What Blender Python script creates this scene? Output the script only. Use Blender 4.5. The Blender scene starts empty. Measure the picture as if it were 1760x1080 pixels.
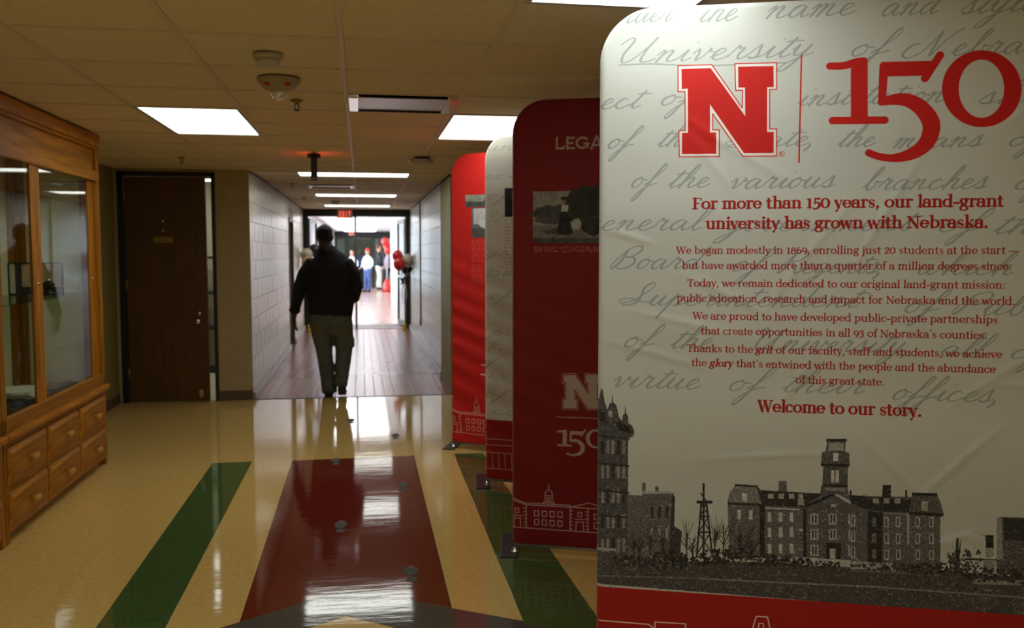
import bpy, bmesh, math, random
import numpy as np
from mathutils import Vector, Matrix
random.seed(4); rng = np.random.default_rng(4)
S = bpy.context.scene; C = S.collection; PI = math.pi

# ---------------------------------------------------------------- camera, world, exposure
F, YAW, PITCH, EYE, CEIL = 1526.0, .1668, .0702, 1.541, 2.372
cy_, sy_, cp_, sp_ = math.cos(YAW), math.sin(YAW), math.cos(PITCH), math.sin(PITCH)
FWD = np.array([sy_*cp_, cy_*cp_, -sp_]); RGT = np.array([cy_, -sy_, 0.]); UPV = np.array([sy_*sp_, cy_*sp_, cp_])
EYEP = np.array([0, 0, EYE])
cam = bpy.data.cameras.new('camera'); co = bpy.data.objects.new('camera', cam); C.objects.link(co)
co.location = EYEP
co.matrix_world = Matrix(((RGT[0], UPV[0], -FWD[0], 0), (RGT[1], UPV[1], -FWD[1], 0), (RGT[2], UPV[2], -FWD[2], EYE), (0, 0, 0, 1)))
cam.sensor_width = 36; cam.lens = F/1760*36; cam.clip_start = .05; cam.clip_end = 200
cam.dof.use_dof = True; cam.dof.focus_distance = 2.75; cam.dof.aperture_fstop = 4.6
S.camera = co
S.view_settings.view_transform = 'Standard'; S.view_settings.look = 'None'
S.view_settings.exposure = 0.12; S.view_settings.gamma = 1; S.view_settings.use_curve_mapping = False
LAMP = 4.5          # emission of the lit ceiling panels
LAMP_FAR = 7.0      # the brighter fixtures beyond the corridor doors
W = bpy.data.worlds.new('overcast_daylight'); S.world = W; W.use_nodes = True
W.node_tree.nodes['Background'].inputs[0].default_value = (.80, .88, 1, 1)
W.node_tree.nodes['Background'].inputs[1].default_value = 14.0

# ---------------------------------------------------------------- materials
def lin(c):
    return tuple((v/12.92 if v <= .04045 else ((v+.055)/1.055)**2.4) for v in (x/255 for x in c))
def mat(name, col, rough=.6, metal=0, noise=0, nscale=20, bump=0, bscale=60, emit=None, es=1, trans=0, coat=0, spec=.5, alpha=1, stretch=None, col2=None, detail=4):
    m = bpy.data.materials.new(name); m.use_nodes = True; t = m.node_tree; b = t.nodes['Principled BSDF']
    c = (*col, 1)
    b.inputs['Base Color'].default_value = c; b.inputs['Roughness'].default_value = rough; b.inputs['Metallic'].default_value = metal
    b.inputs['Transmission Weight'].default_value = trans; b.inputs['Coat Weight'].default_value = coat
    b.inputs['Specular IOR Level'].default_value = spec; b.inputs['Alpha'].default_value = alpha
    if emit is not None:
        b.inputs['Emission Color'].default_value = (*emit, 1); b.inputs['Emission Strength'].default_value = es
    if noise or bump or col2:
        tc = t.nodes.new('ShaderNodeTexCoord'); mp = t.nodes.new('ShaderNodeMapping'); t.links.new(tc.outputs['Object'], mp.inputs[0])
        if stretch: mp.inputs['Scale'].default_value = stretch
        if noise or col2:
            n = t.nodes.new('ShaderNodeTexNoise'); n.inputs['Scale'].default_value = nscale; n.inputs['Detail'].default_value = detail; t.links.new(mp.outputs[0], n.inputs[0])
            r = t.nodes.new('ShaderNodeValToRGB'); r.color_ramp.elements[0].position = .35; r.color_ramp.elements[1].position = .65
            a = col; d = col2 or tuple(min(1, v*(1+noise)) for v in col)
            if not col2: a = tuple(v*(1-noise) for v in col)
            r.color_ramp.elements[0].color = (*a, 1); r.color_ramp.elements[1].color = (*d, 1)
            t.links.new(n.outputs[0], r.inputs[0]); t.links.new(r.outputs[0], b.inputs['Base Color'])
        if bump:
            n2 = t.nodes.new('ShaderNodeTexNoise'); n2.inputs['Scale'].default_value = bscale; n2.inputs['Detail'].default_value = 3; t.links.new(mp.outputs[0], n2.inputs[0])
            bp = t.nodes.new('ShaderNodeBump'); bp.inputs['Strength'].default_value = bump; bp.inputs['Distance'].default_value = .004
            t.links.new(n2.outputs[0], bp.inputs['Height']); t.links.new(bp.outputs[0], b.inputs['Normal'])
    return m
def vct(name, col):     # waxed vinyl floor: speckled colour, gloss that ripples a little
    m = mat(name, col, rough=.06, noise=.08, nscale=38, spec=.85, detail=8)
    t = m.node_tree; b = t.nodes['Principled BSDF']
    g = t.nodes.new('ShaderNodeNewGeometry'); mp = t.nodes.new('ShaderNodeMapping'); t.links.new(g.outputs['Position'], mp.inputs[0]); mp.inputs['Scale'].default_value = (1.7, 8, 1)
    n = t.nodes.new('ShaderNodeTexNoise'); n.inputs['Scale'].default_value = 1.6; n.inputs['Detail'].default_value = 5; n.inputs['Roughness'].default_value = .55; t.links.new(mp.outputs[0], n.inputs[0])
    bp = t.nodes.new('ShaderNodeBump'); bp.inputs['Strength'].default_value = .15; bp.inputs['Distance'].default_value = .004
    t.links.new(n.outputs[0], bp.inputs['Height']); t.links.new(bp.outputs[0], b.inputs['Normal'])
    return m
def oak(name, a, bcol, axis):
    st = {'x': (1, 12, 12), 'y': (12, 1, 12), 'z': (12, 12, 1)}[axis]
    m = mat(name, a, rough=.5, col2=bcol, nscale=3.2, stretch=st, detail=6, spec=.3)
    t = m.node_tree; b = t.nodes['Principled BSDF']
    mp = [n for n in t.nodes if n.type == 'MAPPING'][0]; rp = [n for n in t.nodes if n.type == 'VALTORGB'][0]
    w = t.nodes.new('ShaderNodeTexWave'); w.inputs['Scale'].default_value = 1.2; w.inputs['Distortion'].default_value = 7; w.inputs['Detail'].default_value = 4; t.links.new(mp.outputs[0], w.inputs[0])
    mx = t.nodes.new('ShaderNodeMix'); mx.data_type = 'RGBA'; mx.blend_type = 'MULTIPLY'; mx.inputs[0].default_value = .35
    t.links.new(rp.outputs[0], mx.inputs[6]); t.links.new(w.outputs[0], mx.inputs[7]); t.links.new(mx.outputs[2], b.inputs['Base Color'])
    return m
OA, OB = (.40, .145, .006), (.56, .235, .011)
M = dict(
    tan=vct('waxed_tan_tile', (.74, .51, .165)), green=vct('waxed_green_tile', (.065, .125, .035)), dred=vct('waxed_dark_red_tile', (.17, .020, .011)),
    grey=vct('waxed_charcoal_tile', (.085, .08, .07)),
    ctile=mat('ceiling_tile', (.88, .78, .58), .95, noise=.06, nscale=90, bump=.25, bscale=220),
    cbar=mat('ceiling_grid_paint', (.80, .70, .58), .5),
    olive=mat('olive_wall_paint', (.27, .235, .075), .55, noise=.04, nscale=6, bump=.15, bscale=30),
    beige=mat('beige_wall_paint', (.66, .60, .42), .5, noise=.04, nscale=6, bump=.15, bscale=40),
    block=mat('glossy_block_paint', (.56, .50, .36), .30, noise=.07, nscale=5, bump=.3, bscale=25),
    mortar=mat('mortar_paint', (.44, .40, .29), .6),
    blockg=mat('grey_block_paint', (.52, .52, .47), .30, noise=.07, nscale=5, bump=.3, bscale=25),
    mortarg=mat('grey_mortar_paint', (.32, .32, .29), .6),
    base=mat('brown_base_vinyl', (.13, .085, .05), .45), curb=mat('pale_grey_trim', (.42, .42, .41), .35),
    quarry=mat('red_quarry_tile', (.31, .105, .062), .26, noise=.2, nscale=3, bump=.04, bscale=30, spec=.45), grout=mat('quarry_grout', (.10, .06, .045), .5),
    metalstrip=mat('bronze_strip', (.10, .06, .04), .4, metal=.5),
    door=mat('dark_veneer', (.078, .038, .005), .38, col2=(.115, .056, .008), nscale=2.5, stretch=(9, 9, 1), detail=6), black=mat('black_painted_metal', (.012, .011, .010), .45),
    bronze=mat('dark_bronze_metal', (.018, .017, .016), .4, metal=.3), chrome=mat('chrome', (.75, .75, .76), .18, metal=1), brass=mat('brass_plate', (.38, .26, .06), .35, metal=.6),
    lamp=mat('lit_diffuser', (.9, .9, .88), .5, emit=(.97, 1, .93), es=LAMP), lampf=mat('bright_diffuser', (.9, .9, .9), .5, emit=(1, .98, 1), es=LAMP_FAR),
    white=mat('white_plastic', (.55, .53, .48), .4), cream=mat('cream_plastic', (.42, .37, .26), .4), lens=mat('clear_lens', (.9, .9, .92), .08, spec=.8, metal=.35),
    redink=mat('red_marking', (.5, .04, .015), .5), redglow=mat('red_sign_letters', (.8, .05, .03), .5, emit=(1, .07, .035), es=1.3), redface=mat('red_lit_face', (.5, .05, .02), .5, emit=(1, .09, .03), es=5.0),
    oakz=oak('oak_upright_grain', OA, OB, 'z'), oaky=oak('oak_level_grain', OA, OB, 'y'), laminate=mat('sage_back_panel', (.88, .88, .56), .5, noise=.03, nscale=3),
    knob=mat('pale_oak', (.60, .30, .04), .5, noise=.1), felt=mat('dark_shelf_cloth', (.022, .020, .022), .9, noise=.3, nscale=40), paper=mat('white_paper', (.85, .85, .72), .7), plaque=mat('amber_wood', (.36, .15, .03), .4, noise=.2, nscale=8),
    photo=mat('faded_photo', (.80, .55, .34), .5, noise=.25, nscale=12), darkpic=mat('dark_print', (.05, .045, .045), .5),
    jacket=mat('black_knit', (.008, .008, .010), .9, bump=.4, bscale=120, noise=.15, nscale=60), skin=mat('brown_skin', (.05, .026, .017), .5), skinl=mat('fair_skin', (.55, .30, .20), .5), hairb=mat('black_hair', (.008, .007, .006), .85, bump=.8, bscale=300),
    leather=mat('black_leather', (.012, .011, .011), .35), sole=mat('brown_rubber_sole', (.05, .032, .02), .6),
    yellow=mat('yellow_weight', (.75, .55, .03), .4), redb=mat('red_balloon_rubber', (.62, .018, .012), .22, coat=.3), whiteb=mat('pearl_balloon_rubber', (.50, .46, .38), .25, coat=.3), peachb=mat('peach_balloon_rubber', (.60, .36, .20), .25, coat=.3), blackb=mat('black_balloon_rubber', (.01, .01, .012), .4, coat=.1),
    ribbon=mat('silver_ribbon', (.6, .6, .64), .3, metal=.4), pinkwall=mat('pale_wall_paint', (.62, .51, .49), .5), lilac=mat('pale_ceiling_tile', (.62, .58, .60), .8),
    footm=mat('black_foot_plate', (.020, .018, .024), .4), alu=mat('brushed_tube', (.42, .42, .42), .35, metal=.9), decal=mat('grey_floor_decal', (.10, .115, .108), .7, spec=.1), greenish=mat('greenish_wall', (.34, .38, .28), .5),
    conduit=mat('olive_conduit', (.30, .28, .14), .4),
)
def glass_mat(name, tint, a):
    m = bpy.data.materials.new(name); m.use_nodes = True; t = m.node_tree; t.nodes.remove(t.nodes['Principled BSDF']); o = t.nodes['Material Output']
    tr = t.nodes.new('ShaderNodeBsdfTransparent'); tr.inputs[0].default_value = (*tint, 1)
    gl = t.nodes.new('ShaderNodeBsdfGlossy'); gl.inputs['Roughness'].default_value = .02
    lw = t.nodes.new('ShaderNodeLayerWeight'); pw = t.nodes.new('ShaderNodeMath'); pw.operation = 'POWER'; pw.inputs[1].default_value = 4.5; t.links.new(lw.outputs['Facing'], pw.inputs[0])
    fr = t.nodes.new('ShaderNodeMath'); fr.operation = 'MULTIPLY_ADD'; fr.inputs[1].default_value = .5; fr.inputs[2].default_value = .035*a; t.links.new(pw.outputs[0], fr.inputs[0])
    mx = t.nodes.new('ShaderNodeMixShader'); t.links.new(fr.outputs[0], mx.inputs[0]); t.links.new(tr.outputs[0], mx.inputs[1]); t.links.new(gl.outputs[0], mx.inputs[2]); t.links.new(mx.outputs[0], o.inputs[0])
    return m
M['glass'] = glass_mat('case_glass', (.93, .95, .92), 1.5)
M['dglass'] = glass_mat('door_glass', (.85, .90, .90), 1.5)

# ---------------------------------------------------------------- mesh helpers
def link(name, me, m, parent=None, loc=None, rot=None):
    o = bpy.data.objects.new(name, me); C.objects.link(o)
    for k in (m if isinstance(m, (list, tuple)) else [m]):
        if k and k.name not in [q.name for q in me.materials if q]: me.materials.append(k)
    if parent: o.parent = parent
    if loc is not None: o.location = loc
    if rot is not None: o.rotation_euler = rot
    return o
def tag(o, label=None, cat=None, group=None, kind=None):
    if label: o['label'] = label
    if cat: o['category'] = cat
    if group: o['group'] = group
    if kind: o['kind'] = kind
    return o
def empty(name, loc=(0, 0, 0), rz=0, label=None, cat=None, group=None, kind=None):
    o = bpy.data.objects.new(name, None); C.objects.link(o); o.location = loc; o.rotation_euler = (0, 0, rz); o.empty_display_size = .1
    return tag(o, label, cat, group, kind)
class MB:
    def __init__(s): s.v = []; s.f = []; s.sm = []
    def add(s, v, f, smooth=False):
        n = len(s.v); s.v += [tuple(p) for p in v]; s.f += [tuple(i+n for i in q) for q in f]; s.sm += [smooth]*len(f); return s
    def box(s, x0, y0, z0, x1, y1, z1, b=0):
        if x1 < x0: x0, x1 = x1, x0
        if y1 < y0: y0, y1 = y1, y0
        if z1 < z0: z0, z1 = z1, z0
        if b <= 0:
            v = [(x, y, z) for z in (z0, z1) for y in (y0, y1) for x in (x0, x1)]
            return s.add(v, [(0, 2, 3, 1), (4, 5, 7, 6), (0, 1, 5, 4), (2, 6, 7, 3), (0, 4, 6, 2), (1, 3, 7, 5)])
        bm = bmesh.new(); bmesh.ops.create_cube(bm, size=1)
        for v in bm.verts: v.co = Vector(((x0+x1)/2+v.co.x*(x1-x0), (y0+y1)/2+v.co.y*(y1-y0), (z0+z1)/2+v.co.z*(z1-z0)))
        bmesh.ops.bevel(bm, geom=bm.edges[:], offset=min(b, (x1-x0)*.45, (y1-y0)*.45, (z1-z0)*.45), segments=2, affect='EDGES', profile=.6)
        bm.verts.index_update(); s.add([v.co[:] for v in bm.verts], [[q.index for q in f.verts] for f in bm.faces]); bm.free(); return s
    def prism(s, pts, n0, n1, axis='z'):    # polygon extruded along an axis; pts are the two other coordinates
        k = len(pts)
        def P(a, b, c): return {'z': (a, b, c), 'y': (a, c, b), 'x': (c, a, b)}[axis]
        v = [P(a, b, n0) for a, b in pts]+[P(a, b, n1) for a, b in pts]
        return s.add(v, [tuple(range(k))[::-1], tuple(range(k, 2*k))]+[(i, (i+1) % k, k+(i+1) % k, k+i) for i in range(k)])
    def lathe(s, prof, c=(0, 0, 0), n=24, axis='z'):    # prof: list of (r, h)
        v = []; f = []; R = len(prof)
        for r, h in prof:
            for i in range(n):
                a = 2*PI*i/n; x, y = r*math.cos(a), r*math.sin(a)
                p = {'z': (x, y, h), 'y': (x, h, y), 'x': (h, x, y)}[axis]; v.append((c[0]+p[0], c[1]+p[1], c[2]+p[2]))
        for j in range(R-1):
            for i in range(n): f.append((j*n+i, j*n+(i+1) % n, (j+1)*n+(i+1) % n, (j+1)*n+i))
        f.append(tuple(range(n))[::-1]); f.append(tuple(range((R-1)*n, R*n)))
        return s.add(v, f, True)
    def loft(s, rings, n=14, ref=(1, 0, 0), close=True):    # rings: (centre, ra, rb)
        P = [Vector(r[0]) for r in rings]; ref = Vector(ref); v = []; f = []
        for i, (c, ra, rb) in enumerate(rings):
            t = (P[min(i+1, len(P)-1)]-P[max(i-1, 0)]).normalized()
            A = ref-t*ref.dot(t)
            if A.length < 1e-3: A = Vector((0, 1, 0))-t*t.y
            A.normalize(); B = t.cross(A)
            for k in range(n):
                a = 2*PI*k/n; v.append((Vector(c)+A*ra*math.cos(a)+B*rb*math.sin(a))[:])
        R = len(rings)
        for j in range(R-1):
            for i in range(n): f.append((j*n+i, j*n+(i+1) % n, (j+1)*n+(i+1) % n, (j+1)*n+i))
        if close:
            for j, sgn in ((0, -1), (R-1, 1)):
                t = (P[1]-P[0]).normalized() if j == 0 else (P[-1]-P[-2]).normalized()
                v.append((P[j]+t*sgn*min(rings[j][1], rings[j][2])*.55)[:]); q = len(v)-1
                for i in range(n): f.append((j*n+(i+1) % n, j*n+i, q) if j == 0 else (j*n+i, j*n+(i+1) % n, q))
        return s.add(v, f, True)
    def tube(s, pts, r, n=10): return s.loft([(p, r, r) for p in pts], n=n, ref=(.3, .8, .5))
    def mesh(s, name='m'):
        me = bpy.data.meshes.new(name); me.from_pydata(s.v, [], s.f); me.update()
        me.polygons.foreach_set('use_smooth', s.sm)
        bm = bmesh.new(); bm.from_mesh(me); bmesh.ops.recalc_face_normals(bm, faces=bm.faces); bm.to_mesh(me); bm.free()
        return me
    def put(s, name, m, parent=None, loc=None, rot=None): return link(name, s.mesh(name), m, parent, loc, rot)
def ellipsoid(c, rx, ry, rz, n=20, m=12):
    b = MB(); prof = [(max(.02, math.sin(PI*i/m)), -math.cos(PI*i/m)) for i in range(m+1)]; b.lathe(prof, n=n)
    b.v = [(c[0]+x*rx, c[1]+y*ry, c[2]+z*rz) for x, y, z in b.v]; return b
def merge(a, b): a.add(b.v, b.f, True); return a
def melt(mb, vox, smooth=4):    # one continuous surface out of overlapping lofts
    me = mb.mesh('tmp'); o = bpy.data.objects.new('tmp', me); C.objects.link(o)
    r = o.modifiers.new('r', 'REMESH'); r.mode = 'VOXEL'; r.voxel_size = vox; r.use_smooth_shade = True
    k = o.modifiers.new('s', 'SMOOTH'); k.iterations = smooth; k.factor = .5
    dg = bpy.context.evaluated_depsgraph_get(); dg.update()
    out = bpy.data.meshes.new_from_object(o.evaluated_get(dg)); bpy.data.objects.remove(o); bpy.data.meshes.remove(me)
    return out
def struct(o): o['kind'] = 'structure'; return o
def copy_tree(o, parent=None):
    c = o.copy(); C.objects.link(c); c.parent = parent
    for ch in list(o.children): copy_tree(ch, c)
    return c

# ---------------------------------------------------------------- room shell: the hall
HX0, HX1, HY0, HY1 = -2.45, 2.75, -7.6, 9.5      # hall
KX0, KX1, KY1 = -1.14, .955, 18.0                # corridor
G0, GS = -.076, .6096
floor = struct(MB().box(HX0-.1, HY0-.1, -.12, HX1+.1, HY1, 0).put('floor', M['tan']))
T = .0008
def inlay(name, pts, m, z1=T): return MB().prism(pts, 0, z1).put(name, m, floor)
inlay('green_strip', [(-1.095, .8), (-.812, .8), (-.815, 6.665), (-1.095, 6.665)], M['green'])
ch_ = lambda y: [(-1.75, y-1.0), (-.084, y+.36), (1.45, y-.75)]
inlay('dark_red_panel', [(-.522, 3.74), (-.084, 4.03), (.365, 3.74), (.368, 6.655), (-.528, 6.645)], M['dred'])
inlay('charcoal_chevron', [(-.70, 3.62), (-.084, 4.03), (.62, 3.57), (1.30, 3.13), (1.30, 2.64), (-.084, 3.73), (-.70, 3.32)], M['grey'], T*.8)
inlay('green_strip', [(.645, 3.52), (.965, 3.32), (.895, 6.66), (.671, 6.66)], M['green'], T*1.6)
# footprint stickers, one stride apart
for i, (x, y) in enumerate([(-.139, 4.99), (.212, 4.19), (-.211, 6.58), (.249, 5.80), (.256, 7.40), (-.12, 8.15)]):
    r = empty('footprint_sticker', (x, y, T), random.uniform(-.1, .1),
              label=['grey shoe-print floor sticker in the middle of the dark red panel', 'grey shoe-print floor sticker on the dark red panel near the charcoal chevron', 'grey shoe-print floor sticker at the far edge of the dark red panel',
                     'grey shoe-print floor sticker by the right side of the dark red panel', 'grey shoe-print floor sticker on tan floor beyond the dark red panel', 'grey shoe-print floor sticker on tan floor nearest the walking man'][i],
              cat='sticker', group='footprint stickers on the hall floor')
    el = lambda cx, cy, a, b: [(cx+a*math.cos(t*PI/10), cy+b*math.sin(t*PI/10)) for t in range(20)]
    MB().prism(el(0, .03, .034, .068), 0, .0006).put('sole_print', M['decal'], r); MB().prism(el(.008, -.085, .026, .034), 0, .0006).put('heel_print', M['decal'], r)
    MB().prism(el(0, .085, .010, .009), .0006, .0010).put('red_mark', M['redink'], r)

def wall(name, x0, y0, x1, y1, m, z1=2.6): return struct(MB().box(x0, y0, 0, x1, y1, z1).put(name, m))
wall('wall_left', HX0-.12, HY0, HX0, HY1+.12, M['olive']); wall('wall_right', HX1, HY0, HX1+.12, HY1+.12, M['beige']); wall('wall_behind', HX0, HY0-.12, HX1, HY0, M['beige'])
DX0, DX1, DZ = -2.415, -1.475, 2.345     # door opening in the back wall
wb = MB().box(HX0, HY1, 0, DX0, HY1+.14, 2.6); wb.box(DX0, HY1, DZ, DX1, HY1+.14, 2.6); wb.box(DX1, HY1, 0, KX0, HY1+.14, 2.6)
struct(wb.put('wall_back_left', mat('khaki_wall_paint', (.46, .38, .20), .5, noise=.05, nscale=8, bump=.2, bscale=40)))
wall('wall_back_right', KX1, HY1, HX1, HY1+.14, M['beige'])
struct(MB().box(DX1, HY1-.012, 0, KX0, HY1, .10, .003).put('baseboard_back', M['base'])); struct(MB().box(HX0, HY0, 0, HX0+.012, HY1-.02, .10, .003).put('baseboard_left', M['base']))
struct(MB().box(KX1, HY1-.012, 0, HX1, HY1, .10, .003).put('baseboard_back_right', M['base']))

# suspended ceilings: every tile and every grid bar a piece
def ceiling(name, x0, x1, y0, y1, yoff, holes, mt, mb_, gx=G0):
    top = struct(MB().box(x0, y0, CEIL+.16, x1, y1, CEIL+.22).put(name, mt))
    xs = [x0]+[gx+k*GS for k in range(-12, 12) if x0+.02 < gx+k*GS < x1-.02]+[x1]
    ys = [y0]+[yoff+k*GS for k in range(-60, 60) if y0+.02 < yoff+k*GS < y1-.02]+[y1]
    cache = {}
    for i in range(len(xs)-1):
        for j in range(len(ys)-1):
            cx, cyy = (xs[i]+xs[i+1])/2, (ys[j]+ys[j+1])/2
            if any(a < cx < b and c < cyy < d for a, b, c, d in holes): continue
            w, d = round(xs[i+1]-xs[i]-.006, 3), round(ys[j+1]-ys[j]-.006, 3)
            if (w, d) not in cache: cache[(w, d)] = MB().box(-w/2, -d/2, .004, w/2, d/2, .018, .002).mesh('ceiling_tile')
            link('ceiling_tile', cache[(w, d)], mt, top, (cx, cyy, CEIL+random.uniform(0, .0012)))
    for x in xs[1:-1]:
        o = MB(); cuts = sorted((c, d) for a, b, c, d in holes if a+.05 < x < b-.05); y = y0
        for c, d in cuts: o.box(-.012, y, CEIL-.002, .012, c, CEIL+.006); y = d
        o.box(-.012, y, CEIL-.002, .012, y1, CEIL+.006)
        o.put('grid_bar', mb_, top, (x, 0, 0))
    for y in ys[1:-1]:
        o = MB(); x = x0
        for a, b in sorted((a, b) for a, b, c, d in holes if c+.05 < y < d-.05): o.box(x, y-.008, CEIL-.0015, a, y+.008, CEIL+.006); x = b
        o.box(x, y-.008, CEIL-.0015, x1, y+.008, CEIL+.006); o.put('grid_bar', mb_, top)
    return top
XL0, XL1 = G0-2*GS, G0-GS; XR0, XR1 = G0+GS, G0+2*GS
YA0, YA1 = 5.4288, 6.648; YB0, YB1 = YA0-6*GS, YA1-6*GS; YC0, YC1 = YB0-6*GS, YB1-6*GS; YD0, YD1 = YC0-6*GS, YC1-6*GS
hall_lamps = [(XL0, XL1, YA0, YA1, 'lit ceiling light panel left of the corridor, over the display case end'), (XR0, XR1, YA0, YA1, 'lit ceiling light panel above the tall white and red banners'),
              (XR0, XR1, YB0, YB1, 'lit ceiling light panel cut off by the top edge, above the nearest white banner'), (XL0, XL1, YB0, YB1, 'lit ceiling light panel out of view above the near display case'),
              (XL0, XL1, YC0, YC1, 'lit ceiling light panel behind the camera on the left'), (XR0, XR1, YC0, YC1, 'added fill light panel behind the camera on the right'), (XL0, XL1, YD0, YD1, 'added fill light panel far behind the camera on the left'), (XR0, XR1, YD0, YD1, 'added fill light panel far behind the camera on the right')]  # right panel behind the camera and both far ones: added fill for the banner
DIFF = (G0, G0+GS, YA0-GS, YA0); DIFK = (G0-GS, G0, 9.5+3*GS, 9.5+4*GS)
ceiling('ceiling', HX0, HX1, HY0, HY1, YA0, [h[:4] for h in hall_lamps]+[DIFF], M['ctile'], M['cbar'])
kl = [(G0-GS, G0+GS, 9.5+k*GS, 9.5+(k+1)*GS) for k in (0, 6, 11)]
ceiling('ceiling_corridor', KX0, KX1, HY1, KY1, 9.5, kl+[DIFK], M['ctile'], M['cbar'])
struct(MB().box(KX0, HY1-.02, CEIL-.012, KX1, HY1+.012, CEIL+.03).put('trim_1', M['cbar']))
struct(MB().box(KX0, HY1, CEIL-.022, KX0+.02, KY1, CEIL).put('trim_2', M['bronze'])); struct(MB().box(KX1-.02, HY1, CEIL-.022, KX1, KY1, CEIL).put('trim_3', M['bronze']))
def panel_light(x0, x1, y0, y1, label, group, mt):
    cx, cyy = (x0+x1)/2, (y0+y1)/2; w, d = (x1-x0)/2-.008, (y1-y0)/2-.008
    r = empty('ceiling_light', (cx, cyy, CEIL), label=label, cat='ceiling light', group=group)
    f = MB()
    for a in ((-w, -d, w, -d+.022), (-w, d-.022, w, d), (-w, -d+.022, -w+.022, d-.022), (w-.022, -d+.022, w, d-.022)): f.box(a[0], a[1], -.004, a[2], a[3], .05)
    f.put('frame', M['white'], r); MB().box(-w+.021, -d+.021, .004, w-.021, d-.021, .012).put('diffuser', mt, r); MB().box(-w+.01, -d+.01, .06, w-.01, d-.01, .09).put('housing', M['white'], r)
for h in hall_lamps: panel_light(*h[:4], h[4], 'lit panels in the hall ceiling', M['lamp'])
for k, h in enumerate(kl): panel_light(*h, ['long lit ceiling panel crossing the corridor nearest the hall', 'long lit ceiling panel crossing the corridor, middle of three', 'long lit ceiling panel crossing the corridor just before the dark door frame'][k], 'lit panels across the corridor ceiling', M['lamp'])

# ---------------------------------------------------------------- corridor
kf = struct(MB().box(KX0-.12, HY1, -.12, KX1+.12, 19.0, -.004).put('floor_corridor', M['grout']))
ts = .1045; nx = 20; tmesh = [MB().box(-ts/2+.003, -ts/2+.003, -.004, ts/2-.003, ts/2-.003, .0+k*.0003, .0015).mesh('quarry_tile') for k in range(3)]
tb = MB()
for j in range(81):
    for i in range(nx):
        x = KX0+ts*(i+.5); y = HY1+.012+ts*(j+.5)
        if j < 15: link('quarry_tile', tmesh[(i*7+j*3) % 3], M['quarry'], kf, (x, y, 0))
        else: tb.box(x-ts/2+.003, y-ts/2+.003, -.004, x+ts/2-.003, y+ts/2-.003, ((i*7+j*3) % 3)*.0003)
tag(tb.put('quarry_tile_field', M['quarry'], kf), kind='stuff')
struct(MB().box(KX0, HY1-.018, 0, KX1, HY1+.010, .004).put('trim_4', M['metalstrip']))
BH, BL = .2032, .4064
def block_wall(name, xf, sgn, y0, y1, mblk, mmort, door=None):
    w = struct(MB().box(xf+sgn*.006, y0+.002 if door is None else y0+.141, 0, xf+sgn*.13, y1 if not door else door[0], 2.6).put(name, mmort))
    if door:
        MB().box(xf+sgn*.006, door[1], 0, xf+sgn*.13, y1, 2.6).box(xf+sgn*.006, door[0], door[2], xf+sgn*.13, door[1], 2.6).put('wall_section', mmort, w)
    cache = {}
    for r in range(12):
        z = .02+r*BH; y = y0-(BL/2 if r % 2 else 0)
        while y < y1:
            a, b = max(y, y0)+.004, min(y+BL, y1)-.004; zz1 = min(z+BH, CEIL)-.004; y += BL
            segs = [(a, b)]
            if door and z < door[2]: segs = [(a, min(b, door[0]))]+[(max(a, door[1]), b)]
            for a, b in segs:
                if b-a < .03: continue
                key = (round(b-a, 3), round(zz1-z, 3))
                if key not in cache: cache[key] = MB().box(-.003 if sgn > 0 else -.008, 0, 0, .008 if sgn > 0 else .003, key[0], key[1], .0025).mesh('block')
                link('block', cache[key], mblk, w, (xf+sgn*random.uniform(0, .0015), a, z+.004))
    return w
block_wall('wall_corridor_left', KX0, -1, HY1, KY1, M['block'], M['mortar'], (14.4, 15.3, 2.08))
block_wall('wall_corridor_right', KX1, 1, 10.75, KY1, M['blockg'], M['mortarg'])
struct(MB().box(KX1-.02, HY1+.005, 0, KX1+.13, 10.75, 2.6).put('wall_corridor_right_end', M['olive']))
struct(MB().box(KX1-.035, 10.76, 0, KX1-.004, KY1, .075, .006).put('baseboard_right', M['curb'])); struct(MB().box(KX0+.004, HY1+.01, 0, KX0+.03, 14.35, .075, .006).box(KX0+.004, 15.36, 0, KX0+.03, KY1, .075, .006).put('baseboard_corridor_left', M['curb']))
# side door of the corridor
d2 = struct(MB().box(KX0-.10, 14.40, -.01, KX0-.06, 15.30, 2.09, .003).put('door_2', M['door']))
struct(MB().box(KX0-1.2, 14.3, -.12, KX0, 15.4, -.001).put('floor_side_room', M['grout'])); struct(MB().box(KX0-.9, 14.2, 0, KX0-.8, 15.5, 2.6).put('wall_side_room', M['mortar']))
fr = MB()
for y0, y1, z0, z1 in ((14.4, 14.46, 0, 2.08), (15.24, 15.3, 0, 2.08), (14.4, 15.3, 2.02, 2.08)): fr.box(KX0-.12, y0, z0, KX0+.012, y1, z1)
fr.put('door_frame', M['base'], d2); MB().tube([(KX0-.06, 14.52, 1.0), (KX0-.02, 14.52, 1.0)], .022).put('door_handle', M['chrome'], d2)
# conduit on the right wall
r = empty('wall_conduit', (KX1-.012, 14.7, 0), label='thin olive conduit running down the grey block wall to a small box', cat='conduit')
MB().tube([(0, 0, CEIL-.02), (0, 0, 1.4), (0, 0, .42)], .012).put('pipe', M['conduit'], r); MB().box(-.02, -.035, .32, .01, .035, .43, .004).put('junction_box', M['conduit'], r)
for z in (1.0, 1.9): MB().box(-.006, -.03, z, .012, .03, z+.02, .002).put('clip', M['conduit'], r)

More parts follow.
